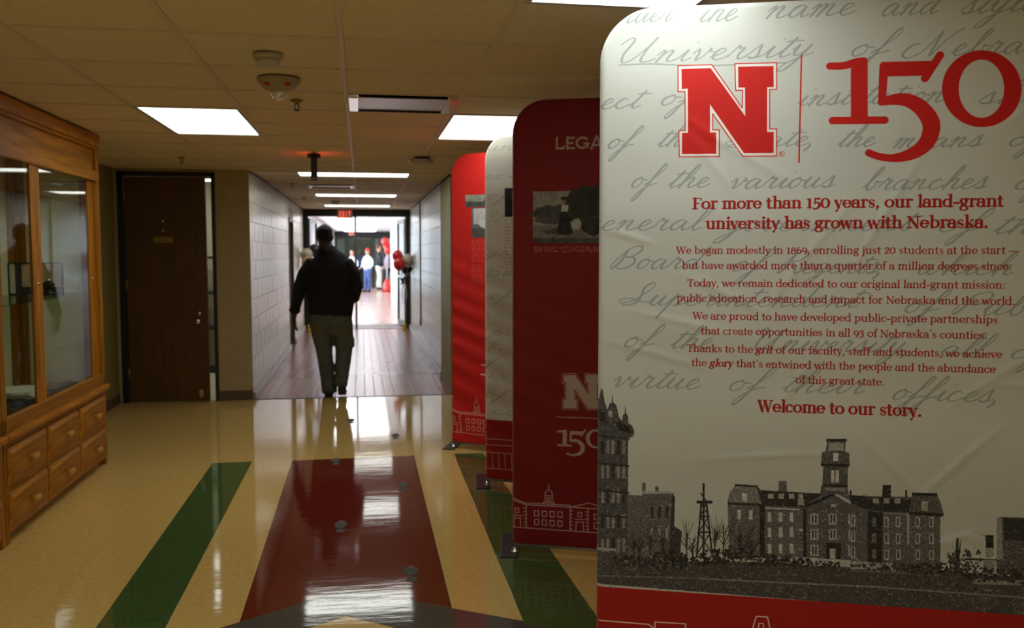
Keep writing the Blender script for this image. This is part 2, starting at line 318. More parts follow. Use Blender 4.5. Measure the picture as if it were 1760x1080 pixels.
# dark storefront frame at the corridor end and its open leaves
fy = 18.0
dr = struct(empty('door_3', (0, fy, 0)))
f = MB()
f.box(KX0, -.06, 2.235, KX1, .06, 2.6).put('door_header', M['bronze'], dr)
MB().box(KX0, -.05, 0, -1.04, .05, 2.235).put('door_jamb', M['bronze'], dr); MB().box(.865, -.05, 0, .925, .05, 2.235).put('door_jamb', M['bronze'], dr)
MB().box(.925, -.03, .10, KX1, .03, 2.235).put('side_panel', M['olive'], dr); MB().box(.925, -.04, 0, KX1, .04, .10).put('side_base', M['black'], dr)
MB().box(-.150, -.03, 0, -.105, .03, 2.235).put('mullion', mat('aged_mullion', (.16, .145, .11), .45), dr)
MB().box(-1.04, -.06, 0, .865, .06, .012, .003).put('threshold', M['curb'], dr)
def leaf(loc, rz, w, sgn, n):
    l = empty('door_leaf', loc, rz); l.parent = dr
    fm = MB(); fm.box(0, -.02, .01, .05*sgn, .02, 2.2); fm.box((w-.05)*sgn, -.02, .01, w*sgn, .02, 2.2); fm.box(.05*sgn, -.02, .01, (w-.05)*sgn, .02, .12); fm.box(.05*sgn, -.02, 2.12, (w-.05)*sgn, .02, 2.2); fm.box(.05*sgn, -.02, 1.0, (w-.05)*sgn, .02, 1.05)
    fm.put('leaf_frame', M['bronze'], l); MB().box(.05*sgn, -.004, .12, (w-.05)*sgn, .004, 2.12).put('glass_pane', M['dglass'], l)
    MB().tube([((w-.1)*sgn, -.02, .98), ((w-.1)*sgn, -.07, 1.0), ((w-.1)*sgn, -.07, 1.25), ((w-.1)*sgn, -.02, 1.27)], .012).put('pull_handle', M['chrome'], l)
leaf((.86, .05, 0), math.radians(97), .93, 1, 0); leaf((-1.035, .05, 0), math.radians(84), .93, 1, 1)

def exit_sign(loc, rz, label, cat='exit sign', side=False):
    r = empty('exit_sign', loc, rz, label=label, cat=cat)
    if side:
        MB().box(-.06, -.02, -.022, .06, .02, 0, .004).lathe([(.055, -.03), (.055, 0)], n=20).put('canopy', M['black'], r)
        MB().box(-.15, -.018, -.205, .15, .018, -.022, .006).box(-.158, -.027, -.21, -.146, .027, -.02, .002).box(.146, -.027, -.21, .158, .027, -.02, .002).put('housing', M['black'], r)
    else:
        MB().box(-.03, -.03, -.01, .03, .03, 0, .002).put('canopy', M['cream'], r)
        MB().box(-.145, -.025, -.185, .145, .025, -.008, .006).put('housing', mat('putty_housing', (.34, .33, .27), .45), r)
    # letters built as bars
    L = {'E': [(0, 0, .2, 1), (.2, 0, .8, .16), (.2, .42, .7, .58), (.2, .84, .8, 1)], 'I': [(.3, 0, .5, 1)], 'T': [(.3, 0, .5, .84), (0, .84, .8, 1)]}
    for sd in (-1, 1):
        y0 = sd*(.0185 if side else .0255); y1 = y0+sd*.004; b = MB(); x = -.108*(1 if sd < 0 else -1); k = .058*(1 if sd < 0 else -1); zb = -.17; hh = .125
        for c in 'EXIT':
            if c == 'X':
                for p in ([(0, 0), (.22, 0), (.8, 1), (.58, 1)], [(.58, 0), (.8, 0), (.22, 1), (0, 1)]): b.prism([(x+u*k*.95, zb+v*hh) for u, v in p], y0, y1, 'y')
            else:
                for u0, v0, u1, v1 in L[c]: b.box(x+u0*k*.95, y0, zb+v0*hh, x+u1*k*.95, y1, zb+v1*hh)
            x += k
        b.put('letters', M['redface'] if side else M['redglow'], r)
    if side:
        for sd in (-1, 1): MB().box(-.13, sd*.0184, -.05, .13, sd*.0192, -.03).put('light_slot', M['redface'], r)
    return r
exit_sign((-.398, 7.85, CEIL), PI/2+.051, 'thin black ceiling sign seen edge-on, throwing red light on the tiles', side=True)
exit_sign((-.322, 17.72, CEIL+.0), 0, 'small EXIT sign with red letters hanging before the dark door frame')

# ---------------------------------------------------------------- beyond the doors
FX1, FYE = .86, 38.8
struct(MB().box(KX0-.1, 19.0, -.12, 2.2, 50, -.002).put('floor_far', mat('far_tile_floor', (.42, .27, .22), .22, noise=.08, nscale=4)))
fc = struct(MB().box(-1.3, fy+.05, 2.40, 2.2, 50, 2.5).put('ceiling_far', M['lilac']))
tb = MB()
for x in [-1.3+k*GS for k in range(6)]: tb.box(x-.012, fy+.1, 2.392, x+.012, FYE, 2.4)
tb.put('grid_bar', M['cbar'], fc)
wl = MB(); zt = 2.12
wins = [(19.6+3.1*k, 21.9+3.1*k) for k in range(6)]; y = fy
for a, b in wins: wl.box(KX0-.15, y, 0, KX0, a, 2.6); wl.box(KX0-.15, a, 0, KX0, b, .55); wl.box(KX0-.15, a, 2.2, KX0, b, 2.6); y = b
wl.box(KX0-.15, y, 0, KX0, FYE, 2.6); struct(wl.put('wall_far_left', mat('grey_lilac_wall', (.40, .37, .38), .5)))
for k, (a, b) in enumerate(wins):
    w = struct(empty('window_%d' % (k+1), (KX0-.08, (a+b)/2, 0))); h = (b-a)/2; q = MB()
    for y0, y1, z0, z1 in ((-h, -h+.05, .55, 2.2), (h-.05, h, .55, 2.2), (-.02, .02, .55, 2.2), (-h, h, .55, .6), (-h, h, 2.15, 2.2), (-h, h, 1.3, 1.34)): q.box(-.03, y0, z0, .03, y1, z1)
    q.put('window_frame', M['bronze'], w); MB().box(-.004, -h+.02, .57, .004, h-.02, 2.18).put('window_pane', M['dglass'], w)
struct(MB().box(FX1, fy+.05, 0, FX1+.15, 27.6, 2.6).put('wall_far_right', M['pinkwall'])); struct(MB().box(1.35, 27.6, 0, 1.5, FYE, 2.6).put('wall_far_right_recess', M['pinkwall'])); struct(MB().box(FX1+.15, 27.45, 0, 1.5, 27.6, 2.6).put('wall_far_return', M['pinkwall']))
for k in range(11):
    y = 19.4+k*1.75
    r = empty('ceiling_light', (-.08, y, 2.40), label='bright ceiling fixture beyond the corridor doors, '+['nearest', 'second', 'third', 'fourth', 'fifth', 'sixth', 'seventh', 'eighth', 'ninth', 'tenth', 'farthest'][k]+' in the run', cat='ceiling light', group='bright fixtures beyond the corridor doors')
    MB().box(-.64, -.30, -.03, .64, .30, 0, .005).put('frame', M['white'], r); MB().box(-.62, -.28, -.036, .62, .28, -.030).put('diffuser', M['lampf'], r)
# end frame
e = struct(empty('door_4', (0, FYE, 0)))
MB().box(KX0, -.06, 2.10, 1.35, .06, 2.6).put('door_header', M['bronze'], e)
for x in (-1.14, -.62, -.10, .42, .94): MB().box(x, -.05, 0, x+.07, .05, 2.1).put('mullion', M['bronze'], e)
MB().box(KX0, -.03, .95, 1.35, .03, 1.02).put('push_rail', M['bronze'], e)
MB().box(KX0, -.004, 0, 1.35, .004, 2.1).put('glass_pane', M['dglass'], e)
MB().box(1.0, -.04, 0, 1.35, .04, 2.1).put('side_panel', M['greenish'], e)
r = empty('ceiling_light', (.1, 42.5, 2.399), label='added fill light in the space behind the farthest doors', cat='ceiling light')  # lamp added to brighten the greenish space behind the end frame
MB().box(-.9, -.9, -.03, .9, .9, 0, .005).put('frame', M['white'], r); MB().box(-.86, -.86, -.036, .86, .86, -.03).put('diffuser', M['lamp'], r)
exit_sign((-.42, FYE-.4, 2.40), 0, 'distant small red EXIT sign before the far end doors')
struct(MB().box(-3, 47, 0, 3, 47.1, 3).put('wall_far_end', M['greenish'])); struct(MB().box(-1.35, FYE, 0, -1.25, 47, 3).put('wall_far_end_left', M['greenish'])); struct(MB().box(2.1, FYE, 0, 2.2, 47, 3).put('wall_far_end_right', M['greenish']))

# ---------------------------------------------------------------- door in the hall back wall, ajar, and the lit room behind it
d1 = struct(empty('door_1', (DX0, HY1, 0)))
q = MB(); q.box(0, -.02, 0, .055, .14, DZ); q.box(DX1-DX0-.035, -.02, 0, DX1-DX0, .14, DZ); q.box(0, -.02, DZ-.045, DX1-DX0, .14, DZ); q.put('door_frame', M['black'], d1)
lf = empty('door_leaf', (.058, .02, 0), math.radians(-1.2)); lf.parent = d1
LW = .785
MB().box(0, 0, .002, LW, .042, DZ-.05, .002).put('door_slab', M['door'], lf)
MB().lathe([(.030, 0), (.030, -.008), (.012, -.012), (.012, -.045), (.028, -.05), (.031, -.065), (.02, -.078)], (LW-.09, 0, .83), 18, 'y').put('door_knob', M['chrome'], lf)
MB().lathe([(.022, 0), (.022, -.012), (.012, -.016)], (LW-.085, 0, .905), 16, 'y').put('deadbolt', M['chrome'], lf)
MB().box(.27, -.006, 1.63, .46, 0, 1.69, .002).put('name_plate', M['brass'], lf)
MB().lathe([(.022, 0), (.022, -.004), (.008, -.008), (.008, -.03), (.016, -.038)], (.365, 0, 1.755), 14, 'y').put('hook', M['chrome'], lf)
MB().lathe([(.014, 0), (.014, -.006), (.005, -.01)], (.365, 0, 1.85), 14, 'y').put('peephole', M['chrome'], lf)
MB().box(LW-.10, -.012, .04, LW-.06, 0, .12, .004).put('kick_stop', M['chrome'], lf)
for z in (.25, 1.15, 2.05): MB().tube([(.0, -.006, z), (.0, -.006, z+.10)], .008).put('hinge', M['brass'], lf)
bx0, bx1, by1 = -2.6, -1.19, 12.4
MBr = MB().box(bx0, HY1, -.12, bx1, by1, -.0005); struct(MBr.put('floor_back_room', M['beige']))
struct(MB().box(bx0, by1, 0, bx1, by1+.1, 2.6).put('wall_back_room', M['beige'])); struct(MB().box(bx0, HY1+.14, 2.45, bx1, by1, 2.5).put('ceiling_back_room', M['lilac']))
struct(MB().box(bx0-.1, HY1+.14, 0, bx0, by1, 2.6).put('wall_back_room_left', M['beige'])); struct(MB().box(bx1-.02, HY1+.14, 0, bx1, by1, 2.6).put('wall_back_room_right', M['beige']))
for y in (10.4, 11.5):
    r = empty('ceiling_light', (-1.9, y, 2.45), label='%s ceiling light glimpsed through the gap beside the brown door' % ('upper, nearer' if y < 11 else 'lower, farther'), cat='ceiling light', group='lights in the room behind the brown door')
    MB().box(-.6, -.15, -.03, .6, .15, 0, .004).put('frame', M['white'], r); MB().box(-.58, -.13, -.036, .58, .13, -.03).put('diffuser', M['lamp'], r)
r = empty('storage_rack', (-1.72, 11.9, 0), label='dark shelf unit glimpsed through the gap beside the brown door', cat='shelf')
for z in (.02, .55, 1.0, 1.45): MB().box(-.45, -.2, z, .45, .2, z+.03, .003).put('shelf_board', M['black'], r)
for x in (-.45, .42): MB().box(x, -.2, 0, x+.03, .2, 1.6).put('upright', M['black'], r)
for i, (z, m, w, h) in enumerate(((.58, 'white', .3, .25), (1.03, 'blackb', .34, .28), (1.48, 'cream', .3, .2))):
    o = empty('storage_box', (-1.55, 11.88, z), label=['white box on the lowest shelf behind the brown door', 'black box on the middle shelf behind the brown door', 'cream box on top of the shelves behind the brown door'][i], cat='box')
    MB().box(-w/2, -.14, 0, w/2, .14, h*.8, .006).put('box_body', M[m], o); MB().box(-w/2-.008, -.148, h*.8, w/2+.008, .148, h, .004).put('lid', M[m], o)

# ---------------------------------------------------------------- ceiling fittings
r = empty('smoke_detector', (-.383, 3.93, CEIL-.002), label='plain round smoke detector on the ceiling, nearest of the round fittings', cat='smoke detector')
MB().lathe([(.062, 0), (.064, -.012), (.060, -.020)], n=28).put('base_plate', M['white'], r); MB().lathe([(.052, -.020), (.05, -.038), (.03, -.046), (.01, -.048)], n=28).put('sensor_head', M['white'], r)
r = empty('strobe_alarm', (-.385, 4.46, CEIL-.002), label='round cream ceiling alarm with clear strobe lens and red marks', cat='alarm')
MB().lathe([(.100, 0), (.103, -.010), (.098, -.022), (.075, -.045), (.05, -.060)], n=32).put('housing', M['cream'], r)
MB().lathe([(.040, -.058), (.038, -.078), (.024, -.096), (.008, -.102)], n=20).put('strobe_lens', M['lens'], r)
for a in (-2.2, -1.0): MB().box(-.014, -.004, -.010, .014, .004, .010, .002).put('red_mark', M['redink'], r, (.083*math.cos(a), .083*math.sin(a), -.036), (.9, 0, a+PI/2))
def sprinkler(x, y, label):
    r = empty('sprinkler_head', (x, y, CEIL), label=label, cat='sprinkler', group='sprinkler heads in the ceiling')
    MB().lathe([(.034, 0), (.034, -.005), (.014, -.012), (.012, -.022)], n=16).put('escutcheon', M['brass'], r)
    b = MB()
    for s in (-1, 1): b.tube([(s*.010, 0, -.02), (s*.013, 0, -.035), (s*.004, 0, -.052)], .003, 6)
    b.put('yoke', M['bronze'], r); MB().lathe([(.004, -.050), (.017, -.054), (.017, -.056)], n=14).put('deflector', M['bronze'], r)
sprinkler(-.346, 5.09, 'small brass sprinkler head in the ceiling beside the round alarm'); sprinkler(-1.558, 8.27, 'small sprinkler head in the ceiling in front of the brown door')
sprinkler(-.83, 11.2, 'small sprinkler head in the corridor ceiling above the left block wall'); sprinkler(-.86, 13.9, 'small sprinkler head deep in the corridor ceiling near the left wall')
r = empty('smoke_detector', (-.42, 15.0, CEIL-.002), label='small round smoke detector deep in the corridor ceiling', cat='smoke detector')
MB().lathe([(.07, 0), (.072, -.012), (.066, -.02)], n=20).put('base_plate', M['cream'], r); MB().lathe([(.055, -.02), (.05, -.04), (.02, -.048)], n=20).put('sensor_head', M['cream'], r)
r = empty('emergency_light', (.53, 7.93, CEIL-.002), label='cream emergency light with dark top grille on the hall ceiling before the corridor', cat='emergency light')
MB().lathe([(.070, 0), (.074, -.010), (.070, -.020)], n=24).put('mounting_ring', M['bronze'], r); MB().lathe([(.105, -.020), (.108, -.034), (.095, -.052), (.05, -.062)], n=28).put('housing', M['white'], r)
MB().lathe([(.018, 0), (.022, -.02), (.012, -.03)], (-.12, -.03, -.02), 14).put('lamp_head', M['lens'], r)
def diffuser(c, label):
    x0, x1, y0, y1 = c; cx, cyy = (x0+x1)/2, (y0+y1)/2; h = GS/2-.008
    r = empty('air_diffuser', (cx, cyy, CEIL), label=label, cat='air diffuser', group='square air diffusers in the ceilings')
    q = MB(); q.box(-h, -h, .10, h, h, .104); q.box(-h, -h, 0, -h+.01, h, .1); q.box(h-.01, -h, 0, h, h, .1); q.box(-h+.01, -h, 0, h-.01, -h+.01, .1); q.box(-h+.01, h-.01, 0, h-.01, h, .1)
    q.put('plenum', M['bronze'], r)
    MB().prism([(-h+.045, -.012), (h-.01, .010), (h-.01, .014), (-h+.045, -.008)], -h+.05, h-.05, 'x').put('deflector_panel', mat('satin_panel', (.62, .60, .62), .35, metal=.35), r)
    for s in (-1, 1):
        MB().prism([(-h+.0, .0), (-h+.04, -.016), (h-.04, -.006), (h, .004), (h, .03), (-h, .03)], s*(h-.055), s*(h-.006), 'x').put('end_bracket', M['chrome'], r)
        MB().box(s*(h-.06), -h, -.010, s*(h-.004), -h+.04, .004, .002).put('corner_clip', M['chrome'], r)
diffuser(DIFF, 'square metal air diffuser in the hall ceiling between the two light panels'); diffuser(DIFK, 'small metal air diffuser in the corridor ceiling between the first two lights')

# ---------------------------------------------------------------- oak display case, local origin: far bottom front corner; runs towards -y
CF, CYE, CL, CD = -1.85, 6.80, 1.87, .592
case = empty('display_case', (CF, CYE, 0), label='tall oak glass-fronted display case with six drawers against the left wall', cat='display case', group='oak display cases along the left wall')
oz, oy = M['oakz'], M['oaky']
q = MB(); q.box(-CD, -CL, 2.282, .012, 0, 2.362, .005); q.box(-CD, -CL+.05, 2.262, -.004, -.05, 2.282)
q.put('cornice', oy, case)
MB().box(-.05, -CL+.05, 2.105, -.028, -.045, 2.282).put('header_panel', oy, case)
MB().box(-.03, -CL, 2.04, .004, 0, 2.108, .004).put('top_rail', oy, case)
MB().box(-.04, -CL, .58, 0, 0, .66, .003).put('bottom_rail', oy, case)
MB().box(-CD, -CL, .550, .032, 0, .585, .008).put('ledge', oy, case)
for y in (-.05, -CL+.0): MB().box(-.05, y, 0, .0, y+.05, 2.30, .003).put('corner_post', oz, case)
for y in (-.05, -CL+.0): MB().box(-CD, y, 0, -CD+.05, y+.05, 2.30, .003).put('corner_post', oz, case)
MB().box(-CD, -.12, .585, -CD+.03, -.05, 2.30, .003).put('back_stile', oz, case); MB().box(-CD+.055, -.035, .585, -CD+.10, -.01, 2.30, .003).put('side_stile', oz, case)
MB().box(-.05, -.035, .585, -.13, -.01, 2.04, .003).put('side_stile', oz, case)
# sliding glazed doors
for k, (y0, y1, x) in enumerate(((-.155, -1.235, -.038), (-1.19, -CL+.055, -.020))):
    y0, y1 = max(y0, y1), min(y0, y1); w = [(.14 if k == 0 else .09), .075]
    d = empty('sliding_door', (x, 0, 0)); d.parent = case
    yy0 = -.05 if k == 0 else y0
    MB().box(-.008, yy0-.13, .66, .008, yy0 if k == 0 else yy0, 2.04, .002).put('door_stile', oz, d)
    MB().box(-.008, y1, .66, .008, y1+.12 if k == 0 else y1+.04, 2.04, .002).put('door_stile', oz, d)
    MB().box(-.002, y1+(.12 if k == 0 else .04), .66, .002, yy0-.13, 2.04).put('glass_pane', M['glass'], d)
    MB().lathe([(.012, 0), (.012, .010), (.004, .010)], (0, yy0-.05 if k == 0 else yy0-.05, 1.35), 12, 'x').put('finger_pull', M['chrome'], d)
MB().box(-CD+.012, -CL, .59, -CD+.002, -.12, 2.28).put('back_panel', M['laminate'], case)
MB().box(-CD+.10, -.022, .6, -.13, -.015, 2.28).put('end_panel', M['laminate'], case)
MB().box(-CD+.02, -CL+.05, .585, -.045, -.05, .592).put('deck_cloth', M['felt'], case)
for z, x0, x1, y0, y1 in ((1.245, -.50, -.05, -CL+.06, -.06), (1.66, -.50, -.20, -CL+.06, -1.25)): MB().box(x0, y0, z, x1, y1, z+.007, .001).put('glass_shelf', glass_mat('shelf_glass', (.80, .90, .84), 1.6) if 'shelf_glass' not in bpy.data.materials else bpy.data.materials['shelf_glass'], case)
for y in (-.06, -CL+.06): MB().box(-.055, y-.008, 1.22, -.040, y+.008, 1.29, .002).put('shelf_bracket', M['chrome'], case)
# carcass front: recessed face frame, base, drawers
MB().box(-CD, -CL+.05, .05, -.012, -.05, .55).put('carcass', oy, case); MB().box(-.012, -CL+.05, .05, -.002, -.05, .075).box(-.012, -CL+.05, .275, -.002, -.05, .30).box(-.012, -CL+.05, .515, -.002, -.05, .55).put('face_rail', oy, case)
MB().box(-CD+.02, -.045, .05, -.04, -.01, .55).put('end_side', oy, case)
dw = .575
for r_ in range(2):
    for c_ in range(3):
        y1 = -.055-c_*.605; z0, z1 = ((.305, .510) if r_ == 0 else (.068, .272))
        d = empty('drawer', (0, y1, z0)); d.parent = case; h = z1-z0
        b = MB().box(-.012, -dw, 0, .004, 0, h, .002)
        b.add([(.004, -dw+.0, 0+.0), (.004, 0, 0), (.004, 0, h), (.004, -dw, h), (.020, -dw+.03, .03), (.020, -.03, .03), (.020, -.03, h-.03), (.020, -dw+.03, h-.03)], [(0, 1, 5, 4), (1, 2, 6, 5), (2, 3, 7, 6), (3, 0, 4, 7), (4, 5, 6, 7)])
        b.put('drawer_front', oy, d)
        MB().lathe([(.010, .018), (.009, .034), (.014, .040)], (0, -dw/2, h/2), 12, 'x').box(.036, -dw/2-.042, h/2-.013, .056, -dw/2+.042, h/2+.013, .006).put('knob', M['knob'], d)
c2 = copy_tree(case); c2.location = (CF, CYE-CL-.012, 0); c2['label'] = 'second oak display case, only its corner post showing at the left photo edge'
# things in the case
def X_(dx): return CF+dx
o = empty('picture_frame', (-2.165, 6.42, 1.253), math.radians(-4), label='dark-framed photograph with black side band standing on the glass shelf', cat='picture frame')
q = MB(); w, h = .35, .215
for a in ((-w/2, 0, w/2, .008), (-w/2, h-.008, w/2, h), (-w/2, 0, -w/2+.008, h), (w/2-.008, 0, w/2, h)): q.box(a[0], -.012, a[1], a[2], .012, a[3], .002)
q.put('frame', M['black'], o); MB().box(-w/2+.008, 0, .008, w/2-.008, .006, h-.008).put('photograph', M['photo'], o); MB().box(-w/2+.008, -.004, .008, -w/2+.045, 0, h-.008).put('white_page', M['paper'], o); MB().box(-w/2+.045, -.006, .008, -w/2+.085, 0, h-.008).put('dark_band', M['darkpic'], o)
MB().box(-w/2+.085, -.004, .008, w/2-.008, 0, .05).put('print_foreground', M['darkpic'], o)
o = empty('trophy_figure', (-2.06, 6.33, 1.253), label='small dark figurine with shiny top in front of the framed photograph', cat='figurine')
MB().lathe([(.045, 0), (.045, .012), (.02, .02), (.03, .05), (.04, .07), (.02, .09)], n=16).put('figure_body', M['black'], o); MB().lathe([(.014, .085), (.018, .10), (.006, .112)], n=12).put('figure_top', M['chrome'], o)
o = empty('paper_stack', (-2.21, 6.22, .595), .12, label='stack of white papers and an open booklet lying on the case deck', cat='papers')
for k in range(5): MB().box(-.13, -.17, .010*k, .13-.01*k, .17, .010*k+.008, .001).put('booklet', M['paper'], o, (random.uniform(-.01, .01), random.uniform(-.01, .01), 0), (0, 0, random.uniform(-.1, .1)))
MB().box(-.15, -.14, 0, .0, -.11, .004).put('loose_sheet', M['paper'], o, (.06, -.10, 0), (0, 0, .3))
o = empty('wood_plaque', (-2.19, 6.60, .593), .1, label='amber wooden plaque lying flat in the display case', cat='plaque')
MB().box(-.17, -.10, 0, .17, .10, .022, .006).put('board', M['plaque'], o); MB().box(-.10, -.05, .022, .10, .05, .025, .001).put('brass_plate', M['brass'], o)
o = MB(); 
for k in range(4): o.box(-.06+.005*k, -.20, .016*k, .06-.01*k, .20-.01*k, .016*k+.014, .003)
tag(o.put('dark_book', M['darkpic'], None, (-1.97, 6.30, .593), (0, 0, -.05)), 'dark flat books stacked at the far right end of the display case', 'books')
g = MB(); n = 14; vv = []; 
for i in range(n):
    for j in range(n): vv.append((-.20+.40*i/(n-1), -.22+.44*j/(n-1), .008+.03*abs(math.sin(i*1.3+j*.7)*math.cos(j*.9))*(1 if 0 < i < n-1 and 0 < j < n-1 else 0)))
g.add(vv, [(i*n+j, (i+1)*n+j, (i+1)*n+j+1, i*n+j+1) for i in range(n-1) for j in range(n-1)], True)
tag(g.put('folded_cloth', M['felt'], None, (-2.14, 5.78, .593)), 'rumpled black cloth on the case deck behind the white papers', 'cloth')

# ---------------------------------------------------------------- balloons at the doors
def balloon(c, r, m, label, group, top=None):
    o = empty('balloon', c, label=label, cat='balloon', group=group)
    prof = [(r*math.sin(t)*(1-.10*(math.cos(t) > 0)*math.cos(t)), -r*1.12*math.cos(t)) for t in [PI*i/14 for i in range(15)]]
    prof[0] = (.006, -r*1.15); prof[-1] = (.002, r*1.12)
    MB().lathe(prof, n=22).put('balloon_skin', m, o); MB().lathe([(.004, -r*1.14), (.014, -r*1.22)], n=10).put('knot', m, o)
    if top:
        p = Vector(top)-Vector(c); MB().tube([(0, 0, -r*1.2), (p.x*.4, p.y*.4, -r*1.2+(p.z+r*1.2)*.5), p], .003, 6).put('string', M['ribbon'], o)
G1 = 'balloon bunch on the right door of the corridor'
bp = (.80, 17.2, .98)
balloon((.665, 17.15, 1.455), .105, M['redb'], 'upper red balloon of the bunch on the right corridor door', G1, bp); balloon((.69, 17.0, 1.305), .115, M['redb'], 'lower red balloon of the bunch on the right corridor door', G1, bp)
balloon((.86, 17.1, 1.375), .115, M['whiteb'], 'pearl white balloon of the bunch on the right corridor door', G1, bp); balloon((.845, 17.35, 1.21), .11, M['blackb'], 'black balloon behind the pearl one on the right corridor door', G1, bp)
o = empty('ribbon_bow', bp, label='black ribbon bow tying the balloons on the right corridor door', cat='bow')
for a in range(5): MB().prism([(0, 0), (.035, .05), (.11, .012), (.04, -.025)], -.008+.004*a, -.004+.004*a, 'y').put('loop', M['blackb'], o, (0, 0, 0), (0, a*2*PI/5, 0))
MB().lathe([(.012, -.02), (.024, 0), (.012, .02)], n=12).put('knot', M['ribbon'], o)
for dx in (-.03, .02): MB().tube([(0, 0, 0), (dx, 0, -.12), (dx*2.2, .01, -.25), (dx*1.2, 0, -.36)], .008, 6).put('ribbon_tail', M['ribbon'], o)
def weight(c, label):
    o = empty('balloon_weight', c, label=label, cat='balloon weight', group='yellow weights at the corridor doors')
    MB().lathe([(.045, 0), (.05, .02), (.038, .05), (.02, .062)], n=14).put('weight_base', M['yellow'], o); MB().lathe([(.02, .06), (.045, .085), (.045, .11), (.015, .13)], n=12).put('weight_top', M['yellow'], o)
weight((.80, 17.55, .0), 'small yellow weight on the floor by the right corridor door'); weight((-1.02, 17.55, 0), 'small yellow weight on the floor by the left corridor door')
G2 = 'balloon bunch on the left door of the corridor'
balloon((-1.02, 17.0, 1.48), .115, M['whiteb'], 'pale balloon showing left of the walking man', G2, (-.99, 17.3, 1.0)); balloon((-1.0, 16.9, 1.33), .11, M['peachb'], 'peach balloon under the pale one left of the walking man', G2, (-.99, 17.3, 1.0)); balloon((-.88, 17.1, 1.56), .11, M['blackb'], 'black balloon just left of the walking man\'s head', G2, (-.99, 17.3, 1.0))
G3 = 'red balloons beside the far people'
for i, (x, y, z) in enumerate(((.86, 34.0, 1.92), (.93, 34.32, 1.76), (.97, 34.0, 1.60))): balloon((x, y, z), .145, M['redb'], ['topmost red balloon of the distant bunch by the far people', 'middle red balloon of the distant bunch by the far people', 'lowest red balloon of the distant bunch by the far people'][i], G3, (.95, 34.3, 1.1))
o = empty('balloon_stand', (.93, 34.5, 0), label='distant white pole stand with a red skirt below the red balloons', cat='stand')
MB().tube([(0, 0, 0), (0, 0, .6), (0, 0, 1.15)], .022).put('pole', M['white'], o); MB().lathe([(.20, 0), (.18, .1), (.12, .35), (.05, .5)], n=14).put('skirt', M['redb'], o)

# ---------------------------------------------------------------- people
def hand(b, wrist, d, up, sc=1.0, curl=.5):
    wrist = Vector(wrist); d = Vector(d).normalized(); up = Vector(up); up = (up-d*up.dot(d)).normalized(); side = d.cross(up)   # up: back of hand, side: across the knuckles
    b.loft([(wrist+d*t*sc, w*sc, h*sc) for t, w, h in ((-.02, .026, .020), (.02, .032, .018), (.06, .041, .016), (.09, .040, .014))], n=12, ref=side)
    for k, (off, ln) in enumerate(((-.030, .068), (-.010, .078), (.011, .074), (.030, .058))):
        p = wrist+(d*.085+side*off)*sc; pts = [p]; dd = d.copy()
        for s in range(3):
            dd = (dd-up*curl*.55).normalized(); p = p+dd*ln/3*sc; pts.append(p)
        b.loft([(pts[i], (.0095-.0012*i)*sc, (.0095-.0012*i)*sc) for i in range(4)], n=8, ref=side)
    p = wrist+(d*.03-side*.028)*sc; dd = (d*.7-side*.6-up*.4).normalized(); q1 = p+dd*.035*sc; q2 = q1+(d*.9-up*.5).normalized()*.028*sc
    b.loft([(p, .013*sc, .013*sc), (q1, .011*sc, .011*sc), (q2, .008*sc, .008*sc)], n=8, ref=up)
def head(b, c, s=1.0, yaw=0, ears=True):
    c = Vector(c); t = MB(); R = Matrix.Rotation(yaw, 3, 'Z')     # faces +y at yaw 0
    t.loft([(( 0, y, z), rx, ry) for z, y, rx, ry in ((-.115, .035, .030, .030), (-.095, .022, .052, .062), (-.06, .008, .066, .084), (-.02, .0, .073, .094), (.03, -.004, .078, .100), (.07, -.008, .074, .096), (.10, -.012, .055, .074), (.118, -.012, .025, .035))], n=20)
    t.loft([((0, .085, .02), .009, .008), ((0, .103, -.012), .012, .012), ((0, .108, -.028), .015, .012), ((0, .09, -.036), .012, .006)], n=8)
    for sx in (-1, 1):
        if ears: t.loft([((sx*.078, -.005, -.035), .006, .010), ((sx*.084, -.008, -.01), .008, .018), ((sx*.085, -.010, .012), .008, .018), ((sx*.080, -.008, .026), .005, .010)], n=8)
        t.loft([((sx*.030, .080, .022), .016, .010), ((sx*.030, .088, .030), .018, .010)], n=8)
    t.loft([((-.022, .088, -.062), .006, .006), ((0, .097, -.062), .010, .010), ((.022, .088, -.062), .006, .006)], n=8, ref=(0, 0, 1))
    b.add([(c+(R @ Vector(v))*s)[:] for v in t.v], t.f, True)
    e = MB()
    for sx in (-1, 1):
        q = ellipsoid((0, 0, 0), .012, .012, .012, 10, 8); q.v = [(c+(R @ (Vector(v)+Vector((sx*.031, .083, .008))))*s)[:] for v in q.v]; e.add(q.v, q.f, True)
    return e
